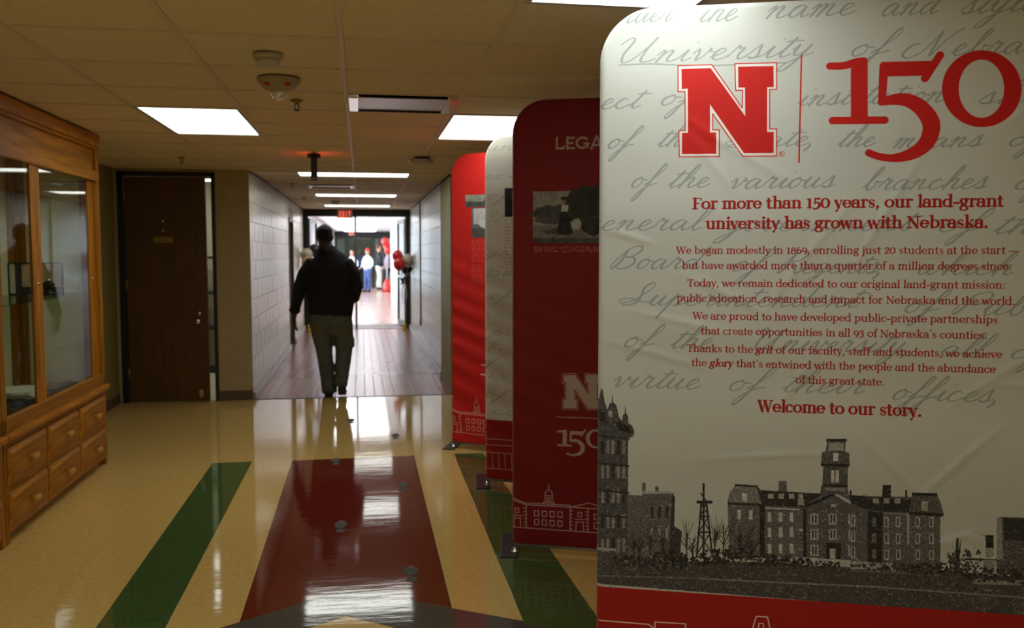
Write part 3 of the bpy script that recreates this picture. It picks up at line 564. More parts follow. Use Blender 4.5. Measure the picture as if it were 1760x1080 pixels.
def person(J, base, rz, label, skin, top, bottom, shoes, vox, topname, bottomname, hair=None, cap=None, hands=True, topT=(), botT=(), group=None, solem=None):
    """J: joints in local metres, figure faces +y"""
    r = empty('person', base, rz, label=label, cat='person', group=group)
    b = MB(); hc = Vector(J['head']); nk = Vector(J['neck']); s = J.get('s', 1)
    eyes = head(b, hc, s, J.get('look', 0)); b.loft([(nk-Vector((0, 0, .06)), .065*s, .065*s), (nk+Vector((0, 0, .02)), J.get('nr', .058)*s, J.get('nr', .058)*s), (hc-Vector((0, .01, .05))*s, .056*s, .062*s)], n=14)
    b.loft([(c, a*.88, d*.88) for c, a, d in J['torso']], n=16)
    for k in ('l', 'r'):
        a = J['arm'+k]; b.loft([(p, w*.72, w*.72) for p, w in a], n=10)
        w = Vector(a[-1][0]); d = (w-Vector(a[-2][0])).normalized()
        if hands: hand(b, w+d*.005, J.get('hd'+k, d), J.get('up'+k, (0, -1, 0) if k == 'l' else (0, -1, 0)), s, J.get('curl', .55))
        g = J['leg'+k]; b.loft([(p, w*.75, w*.75) for p, w in g], n=12)
    link('body', melt(b, vox), skin, r); eyes.put('eyes', M['darkpic'], r)
    t = MB(); t.loft(J['torso'], n=24)
    for k in ('l', 'r'): t.loft([(p, w, w) for p, w in J['arm'+k][:J.get('slv', 99)]], n=14)
    for x in topT: t.loft(x, n=14)
    link(topname, melt(t, vox*1.1, 3), top, r)
    t = MB(); t.loft(J['hips'], n=20)
    for k in ('l', 'r'): t.loft([(p, w, w) for p, w in J['leg'+k]], n=16)
    for x in botT: t.loft(x, n=12)
    link(bottomname, melt(t, vox*1.1, 3), bottom, r)
    for k in ('l', 'r'):
        A, Tt = Vector(J['foot'+k][0]), Vector(J['foot'+k][1]); d = Tt-A; 
        q = MB().loft([(A-d*.12, .030*s, .034*s), (A+d*.05, .042*s, .045*s), (A+d*.4, .044*s, .036*s), (A+d*.75, .050*s, .026*s), (Tt, .038*s, .018*s)], n=14); sh = q.put('shoe', shoes, r)
        n_ = d.cross(Vector((1, 0, 0))).normalized(); n_ = n_ if n_.z < 0 else -n_
        MB().loft([(A-d*.12+n_*.034*s, .032*s, .009), (A+d*.1+n_*.040*s, .040*s, .009), (A+d*.45+n_*.034*s, .038*s, .008), (A+d*.78+n_*.026*s, .049*s, .008), (Tt+n_*.016*s, .034*s, .008)], n=12).put('shoe_sole', solem or M['sole'], sh)
    R = Matrix.Rotation(J.get('look', 0), 3, 'Z')
    if hair:
        q = MB(); t = MB().loft([((0, y, z), rx, ry) for z, y, rx, ry in ((-.045, -.035, .060, .062), (-.01, -.028, .079, .080), (.035, -.016, .083, .094), (.075, -.016, .080, .098), (.108, -.016, .058, .076), (.126, -.016, .024, .034))], n=20)
        q.add([(hc+(R @ Vector(v))*s)[:] for v in t.v], t.f, True); link('hair', melt(q, vox, 1), hair, r)
    if cap:
        t = MB().loft([((0, -.006, z), rx, ry) for z, rx, ry in ((.035, .084, .105), (.07, .082, .102), (.105, .062, .080), (.125, .02, .03))], n=18); t.prism([(-.06, .08), (.06, .08), (.055, .14), (0, .165), (-.055, .14)], .036, .046)
        q = MB(); q.add([(hc+(R @ Vector(v))*s)[:] for v in t.v], t.f, True); q.put('cap', cap, r)
    return r
V = Vector
# the walking man: local x = world x + .333
J = dict(head=(-.055, .0, 1.695), neck=(-.045, -.01, 1.545), nr=.088, s=1.02, curl=.5, slv=4,
    torso=[((0, .01, .86), .222, .150), ((0, .01, .93), .236, .165), ((.0, .02, 1.05), .250, .180), ((0, .02, 1.18), .250, .175), ((-.005, 0, 1.30), .240, .160), ((-.01, -.01, 1.40), .228, .135), ((-.02, -.015, 1.48), .180, .105), ((-.035, -.012, 1.535), .120, .095), ((-.042, -.01, 1.59), .086, .084)],
    arml=[((-.175, -.01, 1.43), .082), ((-.262, -.02, 1.30), .082), ((-.325, -.03, 1.14), .070), ((-.375, .0, .93), .052), ((-.385, .02, .85), .036)],
    armr=[((.155, -.01, 1.43), .082), ((.225, -.02, 1.31), .082), ((.262, -.01, 1.17), .078), ((.235, .08, 1.03), .064), ((.17, .16, .95), .045)],
    hdl=(.06, .03, -1), upl=(-1, .2, 0), upr=(1, 0, .3),
    hips=[((-.005, .01, .92), .205, .140), ((-.005, 0, .84), .224, .150), ((-.005, -.01, .76), .226, .158), ((-.01, 0, .69), .205, .140)],
    legl=[((-.105, 0, .78), .118), ((-.098, 0, .64), .106), ((-.078, .005, .48), .086), ((-.060, -.01, .32), .080), ((-.042, -.01, .17), .078), ((-.030, -.01, .07), .082)],
    legr=[((.112, 0, .78), .116), ((.120, .0, .64), .110), ((.130, .01, .50), .092), ((.118, -.04, .34), .080), ((.100, -.12, .19), .072), ((.092, -.15, .135), .072)],
    footl=((-.030, -.01, .048), (-.045, .19, .032)), footr=((.105, -.165, .10), (.108, -.02, .030)))
jn = mat('worn_grey_green_denim', (.095, .108, .095), .85, noise=.18, nscale=14, bump=.5, bscale=90)
t = jn.node_tree; bs = t.nodes['Principled BSDF']; src = bs.inputs['Base Color'].links[0].from_socket; tc = t.nodes.new('ShaderNodeTexCoord')
for cpt, amt in (((-.14, -.10, .70), .75), ((.13, -.10, .70), .55)):
    mp = t.nodes.new('ShaderNodeVectorMath'); mp.operation = 'DISTANCE'; mp.inputs[1].default_value = cpt; t.links.new(tc.outputs['Object'], mp.inputs[0])
    mr = t.nodes.new('ShaderNodeMapRange'); mr.inputs[1].default_value = .13; mr.inputs[2].default_value = .03; mr.inputs[3].default_value = 0; mr.inputs[4].default_value = amt; t.links.new(mp.outputs['Value'], mr.inputs[0])
    mx = t.nodes.new('ShaderNodeMix'); mx.data_type = 'RGBA'; t.links.new(mr.outputs[0], mx.inputs[0]); t.links.new(src, mx.inputs[6]); mx.inputs[7].default_value = (.13, .115, .055, 1); src = mx.outputs[2]
t.links.new(src, bs.inputs['Base Color'])
man = person(J, (-.333, 9.62, 0), 0, 'man in black pullover and worn jeans walking away into the corridor', M['skin'], M['jacket'], jn, M['leather'], .011, 'pullover', 'jeans', hair=M['hairb'],
       topT=[[((0, .01, .875), .228, .158), ((0, .01, .845), .226, .156)], [((-.375, 0, .935), .060, .060), ((-.382, .01, .905), .058, .058)], [((-.11, -.05, 1.53), .05, .045), ((-.045, -.075, 1.55), .055, .045), ((.03, -.05, 1.53), .05, .045)]],
       botT=[[((.212, -.03, .62), .030, .07), ((.215, -.02, .53), .030, .075)], [((-.03, -.02, .045), .085, .10), ((-.032, -.01, .09), .080, .09)]])
def std(h=1.0, sh=.20, belly=.15, lean=0):
    return dict(head=(lean*1.5, 0, 1.60*h), neck=(lean, 0, 1.44*h), slv=4,
        torso=[((0, 0, .88*h), belly, .12), ((0, .02, 1.0*h), belly+.01, .14), ((lean*.5, .01, 1.2*h), belly+.02, .13), ((lean, 0, 1.34*h), sh*.88, .11), ((lean, 0, 1.41*h), sh*.55, .08), ((lean, 0, 1.45*h), .07, .07)],
        arml=[((-sh*.8, 0, 1.34*h), .06), ((-sh-.06, 0, 1.20*h), .055), ((-sh-.09, .02, 1.06*h), .048), ((-sh-.04, .10, .96*h), .04), ((-sh+.04, .16, .92*h), .03)],
        armr=[((sh*.8, 0, 1.34*h), .06), ((sh+.05, 0, 1.20*h), .055), ((sh+.06, .02, 1.06*h), .048), ((sh+.04, .12, .96*h), .04), ((sh-.02, .20, .94*h), .03)],
        hips=[((0, 0, .94*h), belly-.005, .12), ((0, 0, .86*h), belly+.01, .13), ((0, 0, .76*h), belly, .12)],
        legl=[((-.08, 0, .8*h), .088), ((-.09, .02, .5*h), .068), ((-.09, -.02, .28*h), .06), ((-.09, -.03, .09*h), .06)],
        legr=[((.08, 0, .8*h), .088), ((.09, .03, .5*h), .068), ((.10, .02, .28*h), .06), ((.10, .03, .09*h), .06)],
        footl=((-.09, -.03, .05), (-.11, .17, .035)), footr=((.10, .03, .05), (.13, .22, .035)))
cl = lambda n, c: mat(n, c, .85, noise=.08, nscale=12)
jA = std(.97, .22, .18); jA['look'] = .5
person(jA, (.20, 34.4, 0), PI*.72, 'far man in red cap, pale blue shirt and blue jeans', M['skinl'], cl('pale_blue_shirt', (.50, .60, .70)), cl('blue_denim', (.07, .11, .30)), M['leather'], .02, 'shirt', 'jeans', cap=cl('red_cap_cloth', (.65, .02, .03)))
jB = std(1.05, .19, .15); person(jB, (.66, 36.2, 0), -PI*.42, 'far man in black shirt and white trousers facing right', M['skinl'], cl('black_shirt', (.02, .022, .03)), cl('white_trousers', (.70, .70, .66)), M['sole'], .02, 'shirt', 'trousers', hair=cl('brown_hair', (.16, .07, .03)))
jC = std(.95, .17, .13); person(jC, (1.02, 36.7, 0), PI*.5, 'far person in lilac shirt and dark trousers facing left', M['skinl'], cl('lilac_shirt', (.48, .42, .56)), cl('navy_trousers', (.03, .03, .08)), M['leather'], .02, 'shirt', 'trousers', hair=cl('dark_hair', (.03, .02, .015)))
jD = std(.93, .19, .15); person(jD, (-.42, 37.6, 0), 2.6, 'far person in white shirt seen left of the thin door post', M['skinl'], cl('white_shirt', (.6, .65, .7)), cl('dark_trousers', (.02, .025, .05)), M['leather'], .02, 'shirt', 'trousers', hair=cl('black_hair_far', (.02, .015, .012)))
jE = std(.96, .19, .15); person(jE, (-.10, 38.0, 0), 3.3, 'far person in navy shirt seen just right of the thin door post', M['skin'], cl('navy_shirt', (.02, .03, .08)), cl('black_trousers', (.02, .02, .02)), M['leather'], .02, 'shirt', 'trousers', hair=M['hairb'])

# ---------------------------------------------------------------- printed artwork, drawn by code
BW, ZT, ZB, RC = 1.448, 2.285, .06, .165      # banner width, top, bottom, corner radius
class Canvas:
    def __init__(s, ppm, col):
        s.k = ppm; s.w = int(BW*ppm); s.h = int((ZT-ZB)*ppm); s.a = np.empty((s.h, s.w, 3), np.float32); s.a[:] = col
    def P(s, p): return np.array([(x*s.k, (ZT-z)*s.k) for x, z in p], np.float64)
    def blend(s, x0, y0, m, col):
        h, w = m.shape; xa, ya = max(x0, 0), max(y0, 0); xb, yb = min(x0+w, s.w), min(y0+h, s.h)
        if xb <= xa or yb <= ya: return
        m = m[ya-y0:yb-y0, xa-x0:xb-x0, None]; v = s.a[ya:yb, xa:xb]; v += (np.asarray(col, np.float32)-v)*m
    def cover(s, contours):   # even-odd coverage of polygons given in pixels
        allp = np.concatenate(contours); x0, y0 = np.floor(allp.min(0)).astype(int)-1; x1, y1 = np.ceil(allp.max(0)).astype(int)+2
        x0 = max(x0, -40); y0 = max(y0, -40); x1 = min(x1, s.w+40); y1 = min(y1, s.h+40)
        if x1 <= x0+1 or y1 <= y0+1: return None
        m = np.zeros((y1-y0, x1-x0), np.float32); xs = np.arange(x1-x0, dtype=np.float64); SS = 3
        E = np.concatenate([np.hstack([c, np.roll(c, -1, 0)]) for c in contours])
        for r in range(m.shape[0]):
            for q in range(SS):
                y = y0+r+(q+.5)/SS; up = (E[:, 1] <= y) != (E[:, 3] <= y); e = E[up]
                if not len(e): continue
                X = np.sort(e[:, 0]+(y-e[:, 1])*(e[:, 2]-e[:, 0])/(e[:, 3]-e[:, 1]))-x0
                for a, b in zip(X[0::2], X[1::2]): m[r] += np.clip(np.minimum(xs+1, b)-np.maximum(xs, a), 0, 1).astype(np.float32)/SS
        return x0, y0, np.clip(m, 0, 1)
    def poly(s, contours, col, alpha=1):
        if not isinstance(contours[0][0], (list, tuple, np.ndarray)): contours = [contours]
        c = s.cover([s.P(q) for q in contours])
        if c: s.blend(c[0], c[1], c[2]*alpha, col)
    def rect(s, x0, z0, x1, z1, col, alpha=1): s.poly([(x0, z0), (x1, z0), (x1, z1), (x0, z1)], col, alpha)
    def strokes(s, lines, col, alpha=1):   # lines: list of (points, widths) in metres
        pl = [(s.P(p), np.asarray(w)*s.k/2) for p, w in lines if len(p) > 0]
        if not pl: return
        allp = np.concatenate([p for p, w in pl]); mr = max(w.max() for p, w in pl)+2
        x0, y0 = np.floor(allp.min(0)-mr).astype(int); x1, y1 = np.ceil(allp.max(0)+mr).astype(int)
        x0 = max(x0, -8); y0 = max(y0, -8); x1 = min(x1, s.w+8); y1 = min(y1, s.h+8)
        if x1 <= x0 or y1 <= y0: return
        m = np.zeros((y1-y0, x1-x0), np.float32)
        for p, w in pl:
            n = len(p)
            for i in range(max(1, n-1)):
                a = p[i]; b = p[min(i+1, n-1)]; ra = w[i]; rb = w[min(i+1, n-1)]; R = max(ra, rb)+1.5
                xa, xb = int(min(a[0], b[0])-R)-x0, int(max(a[0], b[0])+R)+2-x0; ya, yb = int(min(a[1], b[1])-R)-y0, int(max(a[1], b[1])+R)+2-y0
                xa, ya = max(xa, 0), max(ya, 0); xb, yb = min(xb, m.shape[1]), min(yb, m.shape[0])
                if xb <= xa or yb <= ya: continue
                gx = np.arange(xa, xb)[None, :]+x0+.5-a[0]; gy = np.arange(ya, yb)[:, None]+y0+.5-a[1]; dx, dy = b-a; L = dx*dx+dy*dy
                t = np.clip((gx*dx+gy*dy)/L, 0, 1) if L > 1e-9 else 0*gx*gy
                d = np.sqrt((gx-t*dx)**2+(gy-t*dy)**2); c = np.clip(ra+(rb-ra)*t-d+.5, 0, 1)
                v = m[ya:yb, xa:xb]; np.maximum(v, c, out=v)
        s.blend(x0, y0, m*alpha, col)
    def image(s, name):
        im = bpy.data.images.new(name, s.w, s.h); px = np.ones((s.h, s.w, 4), np.float32); px[:, :, :3] = np.clip(s.a[::-1], 0, 1)
        im.pixels.foreach_set(px.ravel()); im.update(); im.pack(); return im
def spline(pts, n=5):
    p = np.array([pts[0]]+list(pts)+[pts[-1]], float); out = []
    for i in range(1, len(p)-2):
        for t in np.arange(n)/n:
            out.append(.5*(2*p[i]+(p[i+1]-p[i-1])*t+(2*p[i-1]-5*p[i]+4*p[i+1]-p[i+2])*t*t+(3*p[i]-3*p[i+1]+p[i+2]-p[i-1])*t**3))
    out.append(p[-2]); return np.array(out)
# ---- a roman type with thick and thin strokes, drawn with a pen (unit: x-height .48, capitals .68)
XH, CH, AH, DS = .48, .68, .74, -.22
class Pen:
    def __init__(s, thick, thin, serif=True): s.K, s.T, s.S = thick, thin, serif; s.o = []
    def v(s, x, y0, y1, top=1, bot=1, w=None):     # upright stem with serifs: 1 both sides, 2 left only
        w = w or s.K; s.o.append(([(x, y0+w*.3), (x, y1-w*.3)], [w, w])); s.o.append(([(x, y0+s.T*.5), (x, y1-s.T*.5)], [w*.85]*2))
        if s.S:
            e = s.K*.95
            if bot: s.h(x-e, x+e if bot == 1 else x, y0+s.T*.5)
            if top: s.h(x-e, x+e if top == 1 else x, y1-s.T*.5)
    def h(s, x0, x1, y, w=None): w = w or s.T; s.o.append(([(x0, y), (x1, y)], [w, w]))
    def d(s, x0, y0, x1, y1, w): s.o.append(([(x0, y0), (x1, y1)], [w, w]))
    def a(s, cx, cy, rx, ry, a0, a1, K=None):
        K = K or s.K; t = np.radians(np.linspace(a0, a1, max(4, int(abs(a1-a0)/18)))); s.o.append((list(zip(cx+rx*np.cos(t), cy+ry*np.sin(t))), list(s.T+(K-s.T)*np.abs(np.cos(t))**1.3)))
    def dot(s, x, y, r=None): r = r or s.K*1.15; s.o.append(([(x, y), (x+1e-4, y)], [r, r]))
def glyph(c, K, T, serif):
    p = Pen(K, T, serif); X = XH; k = K/2; r = .20
    S1 = .075+k
    if c == ' ': return p.o, .24
    if c in 'n m h u r i l k j b p q d a g'.split() or c in 'ceostvwxyz': pass
    if c == 'i': p.v(S1, 0, X, 2); p.dot(S1, X+.17); w = .26
    elif c == 'l': p.v(S1, 0, AH, 2); w = .26
    elif c == 'j': p.v(S1, -.08, X, 2, 0); p.a(S1-.10, -.10, .10, .10, 0, -110); p.dot(S1, X+.17); w = .25
    elif c in 'nhmrp':
        if c == 'h': p.v(S1, 0, AH, 2)
        elif c == 'p': p.v(S1, DS, X, 2)
        else: p.v(S1, 0, X, 2)
        if c in 'nh': p.a(S1+.145, X-.135, .145, .125, 165, 0); p.v(S1+.29, 0, X-.13, 0); w = .56
        if c == 'm': p.a(S1+.135, X-.135, .135, .125, 165, 0); p.v(S1+.27, 0, X-.13, 0); p.a(S1+.405, X-.135, .135, .125, 165, 0); p.v(S1+.54, 0, X-.13, 0); w = .82
        if c == 'r': p.a(S1+.14, X-.14, .14, .13, 165, 70); p.dot(S1+.20, X-.045, K*.95); w = .40
        if c == 'p': p.a(S1+.15, X/2, .19, X/2-T/2, 130, -130); w = .54
    elif c in 'bdqg':
        if c == 'b': p.v(S1, 0, AH, 2, 0); p.a(S1+.15, X/2, .19, X/2-T/2, 130, -130); w = .54
        if c == 'd': p.a(.23, X/2, .18, X/2-T/2, 50, 310); p.v(.40, 0, AH, 2, 1); w = .53
        if c == 'q': p.a(.23, X/2, .18, X/2-T/2, 50, 310); p.v(.40, DS, X, 0); w = .53
        if c == 'g': p.a(.21, X-.15, .135, .145, 0, 360); p.d(.14, .20, .10, .12, T*1.2); p.h(.12, .32, .09, K*.75); p.a(.22, -.07, .175, .125, 75, -250, K*.8); p.d(.32, X-.05, .42, X-.01, K*.7); w = .46
    elif c == 'u': p.v(S1, .13, X, 2, 0); p.a(S1+.145, .135, .145, .125, 180, 345); p.v(S1+.29, 0, X, 2, 0); p.h(S1+.29, S1+.29+K*.9, T*.5); w = .56
    elif c == 'a': p.a(.21, X-.13, .14, .12, 160, 20); p.dot(.085, X-.12, K*.9); p.v(.35, .03, X-.12, 0, 0); p.a(.20, .14, .15, .13, 70, 330); p.d(.20, .275, .35, .29, T); p.d(.35, .03, .43, .02, T*1.4); w = .46
    elif c == 'c': p.a(.23, X/2, .18, X/2-T/2, 48, 312); p.dot(.345, X-.11, K*.85); w = .43
    elif c == 'e': p.a(.23, X/2, .18, X/2-T/2, 5, 318); p.h(.06, .40, X/2+.015, T*1.1); w = .46
    elif c == 'o': p.a(.245, X/2, .19, X/2-T/2, 0, 360); w = .49
    elif c == 's': p.o.append((spline([(.31, .38), (.25, .45), (.15, .45), (.08, .38), (.11, .28), (.25, .21), (.32, .13), (.27, .03), (.15, .02), (.06, .10)], 3).tolist(), None)); w = .38
    elif c == 't': p.v(.14, .09, X+.13, 0, 0); p.a(.22, .09, .08, .075, 180, 310); p.h(.02, .28, X-T/2, T*1.2); w = .33
    elif c == 'f': p.v(.15, 0, AH-.14, 0); p.a(.25, AH-.13, .10, .12, 180, 55); p.dot(.32, AH-.05, K*.85); p.h(.02, .28, X-T/2, T*1.2); w = .31
    elif c in 'vwy':
        if c == 'w': p.d(.06, X-T, .20, .03, K); p.d(.20, .03, .32, X-.04, T); p.d(.32, X-T, .46, .03, K); p.d(.46, .03, .60, X-.02, T*1.1); p.h(.0, .14, X-T/2); p.h(.52, .66, X-T/2); w = .65
        else:
            p.d(.07, X-T, .23, .03, K); p.d(.23, .03, .38, X-.02, T*1.1); p.h(.0, .15, X-T/2); p.h(.31, .45, X-T/2); w = .44
            if c == 'y': p.d(.23, .03, .15, DS+.06, T*1.2); p.dot(.12, DS+.05, K*.9)
    elif c == 'x': p.d(.07, X-T, .36, T, K); p.d(.36, X-T, .07, T, T); p.h(0, .15, X-T/2); p.h(.28, .43, X-T/2); p.h(0, .15, T/2); p.h(.28, .43, T/2); w = .44
    elif c == 'z': p.h(.05, .36, X-T/2); p.h(.05, .36, T/2); p.d(.35, X-T, .07, T, K*.9); w = .42
    elif c == 'k': p.v(S1, 0, AH, 2); p.d(S1+.05, .20, S1+.26, X-T, T); p.d(S1+.11, .26, S1+.28, T, K*.95); p.h(S1+.17, S1+.34, X-T/2); p.h(S1+.19, S1+.38, T/2); w = .53
    elif c == 'F': p.v(.14, 0, CH); p.h(.14, .47, CH-T/2); p.d(.47, CH-T, .49, CH-.16, T); p.h(.14, .36, CH*.52); w = .50
    elif c == 'T': p.v(.29, 0, CH, 0); p.h(.03, .55, CH-T/2); p.d(.03, CH, .02, CH-.15, T); p.d(.55, CH, .56, CH-.15, T); w = .58
    elif c == 'N': p.v(.12, 0, CH, 0, 1, T*1.3); p.v(.55, 0, CH, 1, 0, T*1.3); p.d(.12, CH-T, .54, .03, K); p.h(.0, .14, CH-T/2); w = .68
    elif c == 'W': p.d(.09, CH-T, .27, .03, K); p.d(.27, .03, .43, CH-.06, T); p.d(.41, CH-T, .60, .03, K); p.d(.60, .03, .77, CH-T, T*1.2); p.h(0, .19, CH-T/2); p.h(.34, .50, CH-T/2); p.h(.68, .86, CH-T/2); w = .86
    elif c == 'L': p.v(.14, 0, CH); p.h(.14, .46, T/2); p.d(.46, T, .48, .15, T); w = .50
    elif c == 'E': p.v(.14, 0, CH); p.h(.14, .46, T/2); p.h(.14, .46, CH-T/2); p.h(.14, .38, CH/2); w = .52
    elif c == 'G': p.a(.34, CH/2, .28, CH/2-T/2, 45, 330); p.v(.58, .06, CH*.42, 0, 0); p.h(.42, .62, CH*.43); w = .68
    elif c == 'A': p.d(.08, 0, .32, CH, T if serif else K); p.d(.32, CH, .58, 0, K); p.h(.17, .48, CH*.28); w = .66
    elif c == 'C': p.a(.34, CH/2, .28, CH/2-T/2, 45, 315); w = .62
    elif c == 'Y': p.d(.06, CH, .30, CH*.42, K); p.d(.54, CH, .30, CH*.42, K if not serif else T); p.v(.30, 0, CH*.42, 0, 1); w = .60
    elif c == '1': p.v(.19, 0, .56, 2); w = .36
    elif c == '0': p.a(.24, .29, .19, .275, 0, 360); w = .48
    elif c == '2': p.o.append((spline([(.08, .44), (.13, .55), (.25, .57), (.34, .46), (.30, .31), (.16, .13), (.07, .04)], 3).tolist(), None)); p.h(.07, .37, .035, K*.7); w = .43
    elif c == '3': p.o.append((spline([(.08, .46), (.15, .56), (.27, .54), (.31, .43), (.25, .32), (.15, .29), (.27, .27), (.34, .13), (.27, -.01), (.14, -.05), (.06, .0)], 3).tolist(), None)); w = .43
    elif c == '5': p.h(.12, .36, .56, K*.7); p.d(.12, .56, .10, .30, T*1.2); p.o.append((spline([(.10, .30), (.22, .35), (.33, .26), (.34, .12), (.25, .0), (.12, -.05), (.05, -.03)], 3).tolist(), None)); w = .42
    elif c == '6': p.a(.23, .19, .165, .185, 0, 360); p.a(.36, .22, .30, .42, 180, 108); w = .46
    elif c == '8': p.a(.23, .45, .135, .125, 0, 360); p.a(.23, .16, .17, .165, 0, 360); w = .46
    elif c == '9': p.a(.22, .36, .165, .19, 0, 360); p.a(.10, .32, .29, .40, 0, -72); w = .46
    elif c == ',': p.dot(.12, .05); p.d(.14, .03, .08, -.12, T*1.3); w = .24
    elif c == '.': p.dot(.12, .05); w = .25
    elif c == ':': p.dot(.13, .05); p.dot(.13, .40); w = .26
    elif c == "'": p.dot(.11, AH-.04, K*1.1); p.d(.13, AH-.06, .08, AH-.18, T*1.3); w = .22
    elif c == '-': p.h(.04, .28, .23, K*.75); w = .32
    elif c == '_': p.h(.0, .75, .22, T*1.2); w = .76
    else: p.a(.23, X/2, .18, X/2, 0, 360); w = .46
    for i, (a, ww) in enumerate(p.o):
        if ww is None:
            a_ = np.array(a); g = np.gradient(a_, axis=0); an = np.abs(g[:, 1])/np.maximum(1e-6, np.hypot(g[:, 0], g[:, 1])); 
            ww = T+(K-T)*(an if c != 's' else np.exp(-((a_[:, 1]-.25)/.12)**2)); p.o[i] = (a, list(ww))
    return p.o, w
def text(cv, s, x0, x1, zb, size, col, K=.095, T=.042, serif=True, italic=(), alpha=1):
    # typeset s between x0 and x1 on baseline zb; size = em height in metres
    out = []; x = 0; spans = []
    for i, c in enumerate(s):
        g, w = glyph(c, K*(1.35 if any(a <= i < b for a, b in italic) else 1), T, serif); spans.append((g, x, any(a <= i < b for a, b in italic))); x += w
    kx = (x1-x0)/x
    for g, gx, it in spans:
        for pts, ww in g: out.append(([(x0+(gx+px+(.22*py-.05 if it else 0))*kx, zb+py*size) for px, py in pts], [v*(kx+size)/2 for v in ww]))
    cv.strokes(out, col, alpha)
